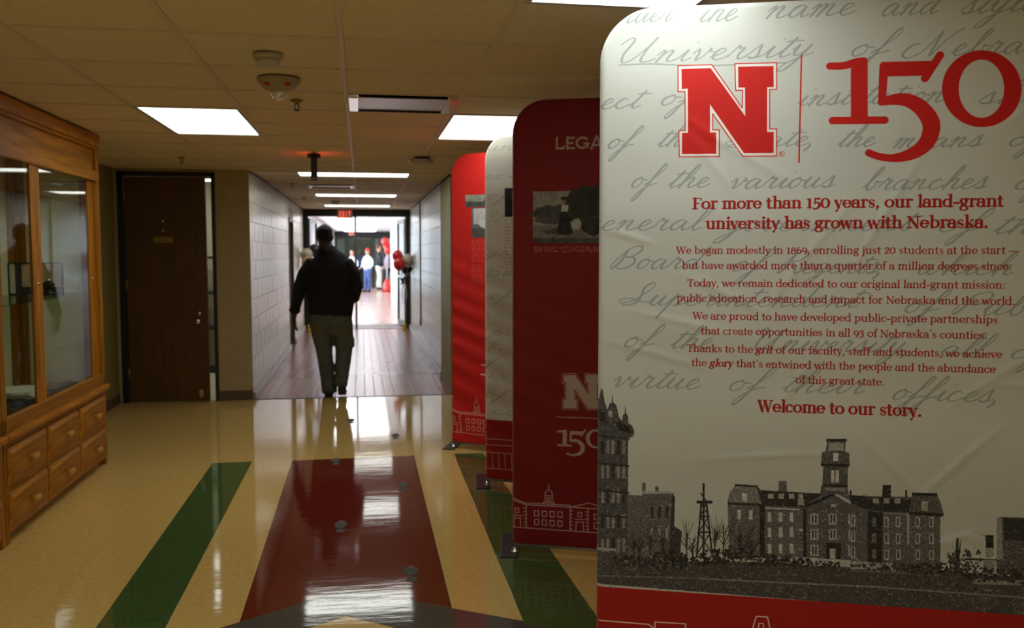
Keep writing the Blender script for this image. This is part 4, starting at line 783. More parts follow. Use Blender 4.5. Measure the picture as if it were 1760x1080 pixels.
# ---- pen-written script (unit: x-height 1)
SC = {'a': (1.15, [[(.75, .85), (.45, 1), (.15, .7), (.08, .3), (.25, 0), (.5, .15), (.75, .85), (.72, .3), (.85, 0), (1.15, .25)]]),
 'b': (1.05, [[(0, .25), (.35, 1.0), (.62, 2.0), (.5, 2.3), (.35, 1.8), (.22, .6), (.35, .05), (.6, .05), (.75, .45), (.65, .85), (.85, .75), (1.05, .8)]]),
 'c': (.95, [[(.65, .8), (.45, 1), (.15, .7), (.08, .3), (.3, 0), (.6, .1), (.95, .4)]]),
 'd': (1.15, [[(.7, .8), (.45, 1), (.15, .7), (.08, .3), (.25, 0), (.5, .2), (.8, 1.1), (1.02, 2.25), (.88, 1.4), (.74, .4), (.85, 0), (1.15, .25)]]),
 'e': (.9, [[(0, .25), (.35, .45), (.6, .8), (.45, 1), (.2, .8), (.12, .3), (.35, 0), (.65, .1), (.9, .35)]]),
 'f': (.8, [[(0, .25), (.4, .9), (.78, 1.9), (.68, 2.35), (.5, 1.9), (.28, .5), (.02, -.9), (-.18, -1.35), (-.25, -1.0), (.0, -.25), (.45, .25), (.8, .4)]]),
 'g': (1.05, [[(.7, .85), (.4, 1), (.1, .6), (.2, .1), (.5, .3), (.74, .95), (.5, -.3), (.15, -1.1), (-.2, -1.2), (-.1, -.75), (.4, -.2), (1.05, .3)]]),
 'h': (1.15, [[(0, .25), (.4, .9), (.66, 2.0), (.52, 2.3), (.36, 1.6), (.12, 0), (.3, .65), (.62, 1), (.76, .85), (.66, .3), (.8, 0), (1.15, .25)]]),
 'i': (.65, [[(0, .25), (.3, 1), (.2, .3), (.33, 0), (.65, .25)], [(.55, 1.6), (.58, 1.63)]]),
 'k': (1.1, [[(0, .25), (.4, .9), (.66, 2.0), (.52, 2.3), (.36, 1.6), (.15, 0), (.3, .6), (.7, 1), (.65, .65), (.35, .5), (.7, .02), (1.1, .3)]]),
 'l': (.65, [[(0, .25), (.4, .9), (.66, 2.0), (.5, 2.3), (.34, 1.6), (.18, .4), (.33, 0), (.65, .25)]]),
 'm': (1.5, [[(0, .6), (.2, 1), (.3, .85), (.14, 0), (.3, .6), (.55, 1), (.66, .85), (.5, 0), (.68, .6), (.93, 1), (1.04, .85), (.94, .3), (1.1, 0), (1.5, .25)]]),
 'n': (1.2, [[(0, .6), (.2, 1), (.3, .85), (.14, 0), (.3, .6), (.6, 1), (.73, .85), (.63, .3), (.78, 0), (1.2, .25)]]),
 'o': (.95, [[(.5, 1), (.15, .75), (.08, .3), (.3, 0), (.6, .25), (.65, .7), (.45, 1), (.65, .8), (.95, .75)]]),
 'p': (1.1, [[(0, .3), (.32, 1.2), (.15, .2), (-.12, -1.3), (.08, -.2), (.35, .8), (.62, 1), (.77, .7), (.62, .1), (.35, .02), (.7, .05), (1.1, .3)]]),
 'r': (.95, [[(0, .25), (.28, 1.15), (.38, .95), (.62, .95), (.5, .4), (.62, 0), (.95, .25)]]),
 's': (.85, [[(0, .25), (.42, 1.15), (.5, .7), (.55, .25), (.35, 0), (.1, .12), (.5, .05), (.85, .25)]]),
 't': (.7, [[(0, .25), (.38, .95), (.55, 1.7), (.36, 1.0), (.2, .3), (.35, 0), (.7, .25)], [(.15, 1.35), (.55, 1.42), (.95, 1.4)]]),
 'u': (1.15, [[(0, .5), (.2, 1), (.1, .3), (.3, 0), (.52, .25), (.76, 1), (.66, .3), (.8, 0), (1.15, .25)]]),
 'v': (1.0, [[(0, .6), (.2, 1), (.3, .6), (.33, .02), (.6, .35), (.78, 1), (.8, .8), (1.0, .75)]]),
 'w': (1.45, [[(0, .5), (.2, 1), (.12, .3), (.3, 0), (.52, .3), (.7, 1), (.62, .3), (.8, 0), (1.05, .3), (1.2, 1), (1.25, .8), (1.45, .75)]]),
 'y': (1.1, [[(0, .6), (.2, 1), (.15, .35), (.32, .1), (.55, .35), (.78, 1), (.5, -.3), (.15, -1.15), (-.15, -1.15), (.1, -.5), (1.1, .3)]]),
 ',': (.4, [[(.15, .1), (.18, -.1), (.02, -.5)]]),
 'U': (2.2, [[(-.1, 1.7), (.25, 2.25), (.5, 2.0), (.35, .8), (.55, .05), (1.0, .35), (1.5, 1.6), (1.65, 2.2), (1.45, 1.2), (1.45, .2), (1.75, .05), (2.2, .3)]]),
 'N': (2.3, [[(.1, 1.2), (-.3, 1.0), (-.5, .3), (-.1, -.1), (.5, .4), (.9, 1.7), (1.0, 2.2), (1.05, 1.0), (1.15, .05), (1.5, 1.4), (1.95, 2.3), (2.1, 2.35)]]),
 'B': (1.7, [[(.5, 1.9), (.45, .8), (.15, 0), (.0, .5), (.5, 1.9), (1.1, 2.3), (1.4, 1.9), (1.1, 1.3), (.7, 1.15), (1.2, 1.1), (1.4, .6), (1.1, .1), (.6, 0), (.4, .25)]]),
 'R': (1.8, [[(.5, 1.9), (.4, .8), (.1, 0), (0, .5), (.5, 1.9), (1.1, 2.3), (1.4, 1.9), (1.1, 1.3), (.7, 1.15), (1.1, .5), (1.35, .0), (1.8, .3)]]),
 'S': (1.7, [[(.0, .2), (.6, .5), (1.2, 1.5), (1.35, 2.1), (1.1, 2.3), (.8, 1.8), (.9, 1.0), (.9, .4), (.5, .0), (.0, .1), (-.3, .5), (.3, .7), (1.1, .4), (1.7, .3)]]),
 'P': (1.5, [[(.5, 1.9), (.4, .8), (.1, 0), (0, .5), (.5, 1.9), (1.1, 2.3), (1.45, 1.9), (1.2, 1.2), (.8, 1.0), (.6, 1.1)]])}
def script(cv, s, x0, x1, zb, xh, col, wd, slant=.55, alpha=1):
    x = 0; L = []
    for c in s:
        if c not in SC: x += 1; continue
        w, st = SC[c]; L += [(x, q) for q in st]; x += w
    kx = (x1-x0)/x; out = []
    for gx, q in L:
        p = spline([(a+gx+slant*b*(xh/kx), b) for a, b in q], 5) if len(q) > 2 else np.array([(a+gx+slant*b*(xh/kx), b) for a, b in q])
        P = np.stack([x0+p[:, 0]*kx, zb+p[:, 1]*xh], 1); g = np.gradient(P, axis=0) if len(P) > 1 else P*0; dn = np.clip(-g[:, 1]/np.maximum(1e-9, np.hypot(g[:, 0], g[:, 1])), 0, 1)
        out.append((P.tolist(), list(wd*(.7+.75*dn))))
    cv.strokes(out, col, alpha)
# survey of each print: where a point of the printed sheet lies, from the camera's geometry
class Sheet:
    def __init__(s, A, ang): a = math.radians(ang); s.A = np.array([A[0], A[1], 0.]); s.u = np.array([math.cos(a), -math.sin(a), 0]); s.n = np.array([math.sin(a), math.cos(a), 0]); s.ang = ang
    def __call__(s, px, py):
        r = FWD+RGT*(px-880)/F+UPV*(540-py)/F; t = (s.n@(s.A-EYEP))/(s.n@r); P = EYEP+r*t; return (float((P-s.A)@s.u), float(P[2]))
    def many(s, pts): return [s(*p) for p in pts]
def vnoise(h, w, sc, seed):
    g = np.random.default_rng(seed).random((int(h/sc)+3, int(w/sc)+3)); y = np.arange(h)/sc; x = np.arange(w)/sc; yi, xi = y.astype(int), x.astype(int); fy, fx = (y-yi)[:, None], (x-xi)[None, :]
    fy = fy*fy*(3-2*fy); fx = fx*fx*(3-2*fx); a = g[np.ix_(yi, xi)]; b = g[np.ix_(yi, xi+1)]; c = g[np.ix_(yi+1, xi)]; d = g[np.ix_(yi+1, xi+1)]
    return ((a*(1-fx)+b*fx)*(1-fy)+(c*(1-fx)+d*fx)*fy).astype(np.float32)
WHITE = (.815, .835, .825); RED = (.80, .05, .035); LINE = (.93, .86, .84); INK = (.63, .665, .66); DRK = (.66, .045, .035)
def hall_art(cv, x0, z0, w, col, th=.0032):     # line drawing of a domed hall; z0 ground line, w overall width
    k = w/10.; L = []; P_ = lambda pts: L.append(([(x0+a*k, z0+b*k) for a, b in pts], [th]*len(pts)))
    R_ = lambda a, b, c, d: P_([(a, b), (c, b), (c, d), (a, d), (a, b)])
    P_([(-4, 0), (12, 0)]); P_([(0, 2.55), (1.2, 2.15), (5.0, 2.15)]); P_([(0, 2.4), (1.3, 2.0), (5.0, 2.0)]); P_([(1.3, 0), (1.3, 2.0)]); P_([(5.0, 0), (5.0, 2.15)]); P_([(5.0, 2.0), (6.6, 2.45), (8.2, 2.0)]); P_([(4.9, 2.0), (8.3, 2.0)]); P_([(6.5, 0), (6.5, 1.95)])
    R_(.35, 1.25, .65, 1.65); P_([(.25, 0), (.25, .8), (.8, .8), (.8, 0)]); P_([(.15, 1.02), (.95, 1.02)])
    for j in range(6): P_([(1.1, .2+.3*j), (1.3, .2+.3*j)]); P_([(5.0, .2+.3*j), (5.2, .2+.3*j)]); P_([(6.3, .2+.3*j), (6.5, .2+.3*j)])
    for i in range(4):
        for j in range(2): R_(2.0+.66*i, .35+.75*j, 2.36+.66*i, .80+.75*j)
    R_(5.65, 1.25, 5.98, 1.62); P_([(5.5, 0), (5.5, .8), (6.1, .8), (6.1, 0)]); P_([(5.4, 1.02), (6.2, 1.02)])
    for j in range(2): R_(7.0, .35+.75*j, 7.36, .80+.75*j); R_(7.7, .35+.75*j, 8.06, .80+.75*j)
    P_([(2.75, 2.15), (2.75, 2.3), (3.65, 2.3), (3.65, 2.15)]); R_(2.9, 2.3, 3.5, 2.85); R_(3.08, 2.42, 3.32, 2.68)
    P_([(3.2+.32*math.cos(t), 2.85+.5*math.sin(t)) for t in [PI*i/10 for i in range(11)]]); P_([(3.2, 3.35), (3.2, 3.85)])
    for a in (0, 10.2):
        pass
    R_(9.0, .0, 10.6, 2.1); P_([(8.9, 2.1), (9.4, 3.0), (10.2, 3.0), (10.7, 2.1)]); R_(9.5, .9, 10.1, 1.5)
    cv.strokes(L, col)
NLOG = [(490, 388), (685, 382), (860, 632), (862, 530), (822, 530), (818, 377), (1058, 371), (1058, 524), (1018, 526), (1018, 752), (1058, 752), (1058, 908), (862, 910), (690, 665), (690, 757), (728, 757), (728, 911), (497, 913), (495, 762), (532, 762), (530, 537), (490, 538)]
NIN = [(510, 408), (678, 402), (878, 680), (876, 514), (838, 514), (836, 394), (1040, 390), (1041, 510), (1003, 512), (1003, 770), (1041, 770), (1041, 890), (870, 892), (674, 610), (674, 772), (710, 773), (710, 895), (513, 897), (513, 777), (548, 775), (546, 520), (512, 522)]
def one_fifty(cv, m, col):     # m maps drawing pixels (crop at 1380,0 scale 3.374) to the sheet
    g = lambda x, y: m(x, y)
    q = m(0, 0); k = abs(m(100, 0)[0]-q[0])/100
    S_ = lambda pts, w, n=6: cv.strokes([((spline([g(*p) for p in pts], n)).tolist(), list(np.interp(np.linspace(0, 1, (len(pts)-1)*n+1), np.linspace(0, 1, len(w)), np.array(w)*k)))], col)
    S_([(150, 390), (230, 388), (300, 368), (345, 362)], [42, 44, 46, 44]); cv.poly([g(271, 395), g(320, 345), g(350, 341), g(368, 360), g(368, 705), g(271, 705)], col); S_([(166, 704), (466, 702)], [44, 44])
    cv.poly([g(436, 385), g(448, 367), g(745, 360), g(775, 315), g(800, 330), g(715, 470), g(680, 445), g(483, 450), g(475, 562), g(440, 620), g(427, 605)], col); S_([(698, 460), (784, 328)], [46, 44])
    S_([(446, 598), (520, 583), (590, 585), (655, 615), (705, 665), (733, 720), (730, 780), (700, 840), (640, 887), (570, 912), (500, 920), (430, 910), (375, 890)], [40, 64, 76, 86, 94, 98, 96, 88, 74, 58, 44, 42, 42])
    e = lambda cx, cy, rx, ry, t0: [g(cx+rx*math.cos(t+t0)*1, cy+ry*math.sin(t+t0)) for t in [2*PI*i/60 for i in range(60)]]
    cv.poly([e(1025, 521, 229, 221, 0), e(1023, 521, 131, 168, 0)], col)

def art_near(sh):
    cv = Canvas(1180, WHITE); m = sh; red = (.80, .075, .05)
    rows = [(20, 41, [("under", 1040, 1152, 41), ("the", 1198, 1262, 39), ("name", 1312, 1464, 31), ("and", 1510, 1606, 28), ("style", 1645, 1775, 24)]),
        (19, 0, [("University", 1052, 1392, 105), ("of", 1456, 1522, 98), ("Nebraska", 1560, 1850, 95)]), (17, 0, [("ect", 1030, 1098, 188), ("of", 1132, 1190, 182), ("institution", 1368, 1618, 180), ("shall", 1675, 1850, 178)]),
        (16, 0, [("of", 1042, 1085, 256), ("the", 1128, 1188, 253), ("State,", 1250, 1396, 253), ("the", 1436, 1498, 253), ("means", 1530, 1682, 254), ("of", 1726, 1790, 252)]),
        (17, 0, [("of", 1082, 1124, 323), ("the", 1146, 1216, 323), ("various", 1250, 1430, 324), ("branches", 1478, 1690, 326), ("of", 1736, 1800, 326)]),
        (17, 0, [("general", 1000, 1202, 396), ("government", 1244, 1560, 397), ("of", 1606, 1680, 399), ("the", 1700, 1800, 402)]), (17, 0, [("Board", 1048, 1200, 462), ("of", 1254, 1310, 466), ("Regents,", 1334, 1512, 470), ("which", 1570, 1735, 472)]),
        (17, 0, [("Superintendent", 1068, 1470, 526), ("of", 1548, 1606, 537), ("Public", 1632, 1835, 541)]), (17, 0, [("of", 1070, 1120, 596), ("the", 1150, 1222, 598), ("University,", 1284, 1560, 603), ("all", 1610, 1686, 611), ("of", 1728, 1800, 616)]),
        (18, 0, [("virtue", 1050, 1200, 666), ("of", 1248, 1308, 671), ("their", 1340, 1480, 674), ("offices,", 1528, 1712, 688)])]
    for xh, _, ws in rows:
        for s, a, b, y in ws:
            A, B = m(a, y), m(b, y); T_ = m((a+b)/2, y-xh); Z = m((a+b)/2, y); script(cv, s, A[0], B[0], Z[1], T_[1]-Z[1], INK, .0050, .62)
    a = m.many([(1065, 114), (1120, 112), (1200, 115), (1300, 112), (1350, 110)]); cv.strokes([(spline(a, 6).tolist(), [.004]*25)], INK)
    # photograph strip, built in grey then joined
    G = (.26, .26, .265)
    pc = Canvas(1180, (0, 0, 0)); pc.a = pc.a[:, :, :1].repeat(3, 2)     # channel 0 value, channel 1 coverage
    def P(pts, v, cov=1.0): pc.poly(m.many(pts), (v, cov, 0))
    P([(1020, 962), (1250, 962), (1500, 968), (1780, 990), (1780, 1064), (1400, 1030), (1024, 1000)], .26)
    # tall ornate block at left
    P([(1024, 690), (1030, 684), (1033, 671), (1034.5, 666), (1037, 670), (1040, 690), (1045, 703), (1048, 693), (1052, 690), (1053, 674), (1054.5, 690), (1059, 694), (1062, 703), (1064, 715), (1070, 722), (1071, 713), (1074, 709), (1075, 693), (1076.5, 709), (1080, 714), (1080.5, 726), (1087, 730), (1091, 742), (1089, 748), (1083, 751), (1080, 757), (1080, 960), (1024, 970)], .28)
    P([(1046, 705), (1052, 703), (1054, 716), (1047, 716)], .6); P([(1062, 722), (1082, 732), (1086, 744), (1064, 738)], .12); P([(1026, 700), (1040, 708), (1042, 726), (1026, 720)], .14)
    for i in range(5):
        for j in range(5): x = 1034+i*9; y = 755+j*42; P([(x, y), (x+5, y+1), (x+5, y+24), (x, y+23)], .50 if (i+j) % 3 else .15)
    for y in (745, 792, 838, 880): P([(1024, y), (1082, y+6), (1082, y+9), (1024, y+4)], .16)
    P([(1024, 938), (1060, 940), (1060, 945), (1024, 943)], .6)
    # second block and trees
    P([(1079, 848), (1104, 850), (1104, 828), (1110, 828), (1110, 844), (1126, 845), (1126, 834), (1132, 834), (1132, 845), (1158, 846), (1158, 965), (1079, 965)], .36); P([(1104, 842), (1160, 843), (1160, 847), (1104, 847)], .62); P([(1155, 848), (1160, 852), (1157, 965), (1150, 965)], .16)
    for i in range(3): P([(1118+i*13, 868), (1123+i*13, 868), (1123+i*13, 888), (1118+i*13, 888)], .18); P([(1118+i*13, 905), (1123+i*13, 905), (1123+i*13, 925), (1118+i*13, 925)], .58)
    P([(1156, 900), (1172, 910), (1168, 965), (1150, 965)], .22)
    # windmill
    for a, b, w in (((1205, 862), (1197, 955), 3), ((1214, 862), (1224, 955), 3), ((1209, 830), (1209, 955), 3.5), ((1199, 861), (1222, 861), 5), ((1203, 885), (1218, 885), 3), ((1200, 912), (1221, 912), 3), ((1203, 885), (1221, 912), 2), ((1218, 885), (1200, 912), 2), ((1204, 863), (1218, 885), 2), ((1214, 863), (1203, 885), 2), ((1200, 912), (1224, 950), 2), ((1221, 912), (1197, 950), 2), ((1204, 846), (1216, 862), 2)):
        A, B = m(*a), m(*b); k = abs(m(1210, 900)[0]-m(1200, 900)[0])/10; pc.strokes([([A, B], [w*k, w*k])], (.12, 1, 0))
    def T(x, y): return (1200+x/3., 720+y/3.)      # crop coordinates of the hall study
    Q = lambda pts, v: P([T(*p) for p in pts], v)
    Q([(150, 420), (165, 365), (185, 365), (188, 335), (300, 340), (320, 365), (410, 368), (412, 315), (452, 315), (454, 372), (520, 380), (625, 380), (770, 385), (860, 392), (1100, 395), (1100, 770), (400, 715), (158, 700)], .36)       # body up to the middle
    Q([(300, 340), (320, 362), (640, 380), (560, 430), (545, 450), (330, 440)], .17); Q([(150, 425), (320, 432), (320, 442), (150, 434)], .14); Q([(188, 330), (305, 338), (305, 346), (188, 340)], .10); Q([(160, 370), (190, 340), (300, 348), (316, 430), (165, 424)], .46); Q([(225, 378), (250, 378), (250, 418), (225, 418)], .74)
    Q([(345, 450), (520, 458), (520, 464), (345, 456)], .75); Q([(312, 435), (340, 440), (338, 700), (316, 695)], .12)
    Q([(545, 445), (700, 378), (835, 460), (862, 470), (862, 745), (540, 740)], .33); Q([(550, 438), (700, 372), (705, 384), (556, 450)], .10); Q([(700, 372), (835, 450), (833, 466), (697, 384)], .70)
    Q([(537, 455), (552, 455), (552, 735), (537, 735)], .10); Q([(862, 470), (880, 470), (880, 745), (862, 745)], .13)
    Q([(625, 380), (628, 345), (635, 335), (640, 240), (628, 235), (632, 165), (652, 160), (660, 105), (655, 98), (758, 98), (755, 108), (752, 165), (772, 168), (775, 235), (765, 245), (765, 335), (770, 385)], .32)
    for pts, v in (([(668, 118), (745, 118), (748, 158), (664, 158)], .58), ([(690, 170), (716, 170), (716, 212), (690, 212)], .80), ([(655, 98), (760, 98), (760, 110), (655, 110)], .10), ([(626, 225), (776, 228), (770, 240), (630, 238)], .10), ([(680, 258), (696, 258), (696, 322), (680, 322)], .76), ([(703, 258), (720, 258), (720, 322), (703, 322)], .76), ([(640, 332), (765, 334), (765, 344), (640, 342)], .12), ([(650, 348), (750, 350), (750, 366), (650, 362)], .50)): Q(pts, v)
    for x in (200, 260): Q([(x, 462), (x+18, 464), (x+18, 512), (x, 510)], .72)
    for x in (355, 412, 468):
        for y in (475, 552, 636): Q([(x, y), (x+18, y), (x+20, y+50), (x, y+48)], .70)
    for x in (585, 680, 780):
        for y in (482, 560, 642):
            if x == 680 and y == 642: continue
            Q([(x-12, y), (x+30, y), (x+30, y+56), (x-12, y+56)], .62); Q([(x-3, y+6), (x+5, y+6), (x+5, y+46), (x-3, y+46)], .18); Q([(x+13, y+6), (x+21, y+6), (x+21, y+46), (x+13, y+46)], .20)
    Q([(680, 432), (705, 432), (705, 448), (680, 448)], .75); Q([(655, 630), (730, 634), (728, 715), (655, 715)], .12); Q([(672, 660), (702, 660), (702, 715), (672, 712)], .66)
    for x in (372, 425, 478): Q([(x-14, 380), (x+14, 380), (x+14, 405), (x-14, 405)], .62)
    for x in (525, 855): Q([(x-12, 380), (x+10, 380), (x+18, 440), (x-18, 440)], .60); Q([(x-8, 560), (x+12, 560), (x+12, 572), (x-14, 572)], .6); Q([(x-12, 660), (x+12, 660), (x+12, 668), (x-16, 668)], .6)
    Q([(400, 700), (545, 705), (870, 725), (1080, 740), (1080, 770), (540, 745), (400, 735)], .66)
    def T2(x, y): return (1460+x/3., 720+y/3.)
    Q2 = lambda pts, v: P([T2(*p) for p in pts], v)
    Q2([(0, 388), (160, 398), (165, 335), (205, 335), (207, 400), (310, 405), (315, 375), (442, 378), (460, 420), (478, 488), (460, 500), (458, 800), (0, 780)], .34); Q2([(0, 388), (310, 408), (300, 475), (160, 470), (90, 460), (60, 450), (0, 425)], .15); Q2([(90, 470), (165, 475), (160, 745), (85, 740)], .13)
    Q2([(165, 335), (206, 335), (206, 398), (165, 396)], .13); Q2([(318, 385), (438, 388), (460, 478), (305, 468)], .33); Q2([(314, 372), (443, 376), (443, 390), (314, 386)], .10); Q2([(300, 472), (480, 482), (472, 496), (300, 486)], .10); Q2([(290, 486), (302, 486), (300, 640), (290, 640)], .60); Q2([(362, 415), (396, 418), (394, 468), (362, 466)], .60); Q2([(170, 476), (300, 482), (300, 488), (170, 482)], .55)
    for x in (172, 232, 332, 402):
        for y in (498, 582, 664): Q2([(x, y), (x+24, y+2), (x+24, y+55), (x, y+53)], .62); Q2([(x+6, y+8), (x+16, y+8), (x+16, y+46), (x+6, y+46)], .24)
    for x in (130, 185, 240): Q2([(x-15, 402), (x+15, 404), (x+15, 430), (x-15, 428)], .58)
    for x in (118,):
        for y in (502, 582, 664): Q2([(x-8, y), (x+14, y), (x+14, y+46), (x-8, y+46)], .40)
    for x in (8,):
        for y in (492, 570, 652): Q2([(x-8, y), (x+16, y), (x+16, y+55), (x-8, y+55)], .62); Q2([(x, y+6), (x+8, y+6), (x+8, y+46), (x, y+46)], .2)
    Q2([(0, 725), (80, 728), (220, 738), (218, 770), (0, 765)], .60)
    for x in (0, 285): Q2([(x-5, 362), (x+5, 362), (x+5, 400), (x-5, 400)], .12)
    # right hand buildings, pole, wagons
    Q2([(670, 590), (735, 592), (732, 700), (690, 705), (688, 600)], .56); Q2([(692, 592), (732, 592), (730, 655), (692, 655)], .10); Q2([(750, 505), (775, 498), (1000, 505), (1000, 800), (745, 790)], .30); Q2([(750, 505), (775, 505), (780, 720), (748, 715)], .52); Q2([(785, 505), (1000, 512), (1000, 620), (785, 620)], .16)
    Q2([(585, 708), (750, 712), (750, 722), (585, 718)], .10); Q2([(680, 715), (740, 715), (735, 800), (670, 800)], .50); Q2([(540, 605), (553, 605), (548, 790), (532, 790)], .14); Q2([(625, 815), (1000, 825), (1000, 850), (625, 842)], .50)
    kk = abs(m(1700, 1000)[0]-m(1690, 1000)[0])/10
    for cx, cyy, r in ((1688, 1027, 20), (1755, 1035, 18), (1086, 968, 11), (1127, 967, 11), (1160, 965, 9)):
        c0 = m(cx, cyy); rr = r*kk; pc.strokes([([(c0[0]+rr*math.cos(t), c0[1]+rr*math.sin(t)) for t in [2*PI*i/24 for i in range(25)]], [2*kk]*25)], (.42 if cx < 1200 else .36, 1, 0))
        for i in range(6): t = PI*i/6; pc.strokes([([(c0[0]-rr*math.cos(t), c0[1]-rr*math.sin(t)), (c0[0]+rr*math.cos(t), c0[1]+rr*math.sin(t))], [1.2*kk]*2)], (.38, 1, 0))
    R2 = random.Random(9)
    def bush(x, y, w, h, v, n):
        for _ in range(n):
            a = R2.random()*2*PI; r = math.sqrt(R2.random()); bx, by = x+w*r*math.cos(a), y+h*r*math.sin(a); q = R2.uniform(1.5, 4); P([(bx, by-q), (bx+q, by), (bx, by+q*.8), (bx-q, by)], max(.05, v+R2.uniform(-.07, .10)))
    def tree(x, y0, h, v=.14, n=14):
        for _ in range(n):
            a = R2.uniform(-.75, .75); L_ = h*R2.uniform(.5, 1); A = m(x, y0-h*R2.uniform(.1, .5)); B = m(x+math.sin(a)*L_*.6, y0-math.cos(a)*L_); pc.strokes([([A, B], [1.3*kk, .7*kk])], (v, 1, 0))
        pc.strokes([([m(x, y0), m(x, y0-h*.6)], [2.4*kk, 1.5*kk])], (v, 1, 0))
    for a in ((1100, 955, 45), (1118, 950, 60), (1140, 950, 50), (1180, 955, 70), (1228, 950, 70), (1243, 950, 80), (1272, 960, 72), (1290, 960, 60), (1630, 975, 40), (1645, 975, 55), (1190, 955, 40), (1090, 950, 40)): tree(*a)
    for a in ((1090, 962, 40, 10, .15, 90), (1150, 960, 34, 18, .12, 120), (1230, 955, 30, 14, .12, 90), (1270, 948, 26, 16, .13, 90), (1310, 960, 30, 10, .12, 70), (1350, 962, 40, 8, .13, 80), (1400, 968, 50, 6, .16, 60), (1520, 970, 60, 6, .16, 60), (1590, 975, 40, 10, .13, 80), (1640, 972, 30, 14, .16, 60), (1700, 985, 50, 12, .12, 90), (1750, 988, 30, 14, .14, 60), (1200, 962, 40, 6, .14, 60)): bush(*a)
    for x in (1640, 1658, 1676): bush(x, 965, 8, 22, .22, 24)
    P([(1200, 990), (1500, 1004), (1780, 1024), (1780, 1027), (1500, 1007), (1200, 993)], .48); P([(1024, 985), (1200, 990), (1200, 992), (1024, 988)], .42)
    for _ in range(420):
        x = R2.uniform(1024, 1775); t = (x-1024)/750; y = R2.uniform(975+t*18, 1003+t*55); w = R2.uniform(1, 5); P([(x, y), (x+w, y), (x+w, y+1), (x, y+1)], R2.choice((.16, .34, .42, .5)))
    h, w = pc.a.shape[:2]; val, cov = pc.a[:, :, 0], pc.a[:, :, 1]; y0 = int(h*.5)
    n1 = vnoise(h, w, 3.1, 1); n2 = vnoise(h, w, 9, 2); n3 = vnoise(h, w, 1.3, 3)
    val = np.where(cov > .02, val/np.maximum(cov, .02), 0); val = np.clip(val+np.where(n1 > .70, .20, np.where(n1 < .26, -.13, 0))*np.clip(n2*2.2-.55, 0, 1)+(n3-.5)*.10, .05, .9)
    edge = np.clip((cov-.5+(n3-.5)*.5)*6+.5, 0, 1)*(cov > .05)
    ph = np.stack([val, val, val*1.02], 2); cv.a += (ph*1.05-cv.a)*edge[:, :, None]
    # faint haze of the printed sky over the strip
    yy = np.linspace(ZT, ZB, h)[:, None]; sky = np.clip((1.02-yy)/.3, 0, 1)*(cov < .3)*(yy > .44); cv.a *= (1-.07*sky*(.7+.5*n2))[:, :, None]
    # red foot of the sheet
    zr = (m(1030, 1000)[1]+m(1760, 1060)[1])/2; cv.rect(-.1, -.1, BW+.1, zr, DRK)
    hall_art(cv, .20, .09, .62, LINE, .0045)
    cv.strokes([([m(1030, 1063), m(1115, 1070), m(1126, 1078)], [.004]*3), ([m(1126, 1078), m(1126, 1066), m(1178, 1069), m(1178, 1085)], [.004]*4)], LINE)
    cv.strokes([([m(1290, 1085), m(1299, 1056), m(1318, 1057), m(1324, 1085)], [.004]*4), ([m(1303, 1068), m(1311, 1068), m(1311, 1080), m(1303, 1080), m(1303, 1068)], [.0035]*5)], LINE)
    # emblem, rule and numerals
    g = lambda L: [m(1020+x/3.3737, y/3.3737) for x, y in L]
    o = g(NLOG); cv.poly(o, (.93, .93, .92)); cv.strokes([(o+[o[0]], [.0028]*(len(o)+1))], red); cv.poly(g(NIN), red)
    c0 = m(1342.5, 265.5); cv.strokes([([(c0[0]+.0075*math.cos(t), c0[1]+.0075*math.sin(t)) for t in [2*PI*i/16 for i in range(17)]], [.0014]*17)], red); text(cv, 'R', c0[0]-.003, c0[0]+.004, c0[1]-.004, .011, red, .16, .12, False) if False else cv.strokes([([(c0[0]-.003, c0[1]-.004), (c0[0]-.003, c0[1]+.004), (c0[0]+.002, c0[1]+.003), (c0[0]-.002, c0[1]), (c0[0]+.003, c0[1]-.004)], [.0012]*5)], red)
    a, b = m(1376, 97), m(1376, 280); cv.strokes([([(a[0], a[1]), (a[0], b[1])], [.0042]*2)], red)
    mm = lambda x, y: m(1380+x/3.3737, y/3.3737)
    one_fifty(cv, mm, red)
    tr = (.66, .06, .055)
    for s, x0, x1, yl, yr, px, K in (("For more than 150 years, our land-grant", 1190, 1721, 357.4, 358.5, 29, .145), ("university has grown with Nebraska.", 1212, 1695, 391, 394.8, 29, .145),
        ("We began modestly in 1869, enrolling just 20 students at the start _", 1162, 1747, 434, 439, 18.6, .104), ("but have awarded more than a quarter of a million degrees since.", 1172, 1735, 459.6, 466.7, 18.6, .104), ("Today, we remain dedicated to our original land-grant mission:", 1181, 1725, 490, 498.5, 18.6, .104),
        ("public education, research and impact for Nebraska and the world.", 1163, 1741, 516, 526, 18.6, .104), ("We are proud to have developed public-private partnerships", 1190, 1711, 546.7, 557, 18.6, .104), ("that create opportunities in all 93 of Nebraska's counties.", 1204, 1693, 572.6, 583, 18.6, .104),
        ("Thanks to the grit of our faculty, staff and students, we achieve", 1180, 1718, 602, 616, 18.6, .104), ("the glory that's entwined with the people and the abundance", 1188, 1707, 626.7, 641.5, 18.6, .104), ("of this great state.", 1366, 1518, 657.8, 661.8, 18.6, .104), ("Welcome to our story.", 1301, 1582, 706.5, 714, 30, .145)):
        A, B = m(x0, yl), m(x1, yr); xm = (x0+x1)/2; k = m(xm, (yl+yr)/2-px)[1]-m(xm, (yl+yr)/2)[1]
        it = [(14, 18)] if s.startswith('Thanks') else [(4, 9)] if s.startswith('the glory') else []
        text(cv, s, A[0], B[0], (A[1]+B[1])/2, k, tr, K, .055 if K > .12 else .048, True, it)
    return cv.image('print_welcome')
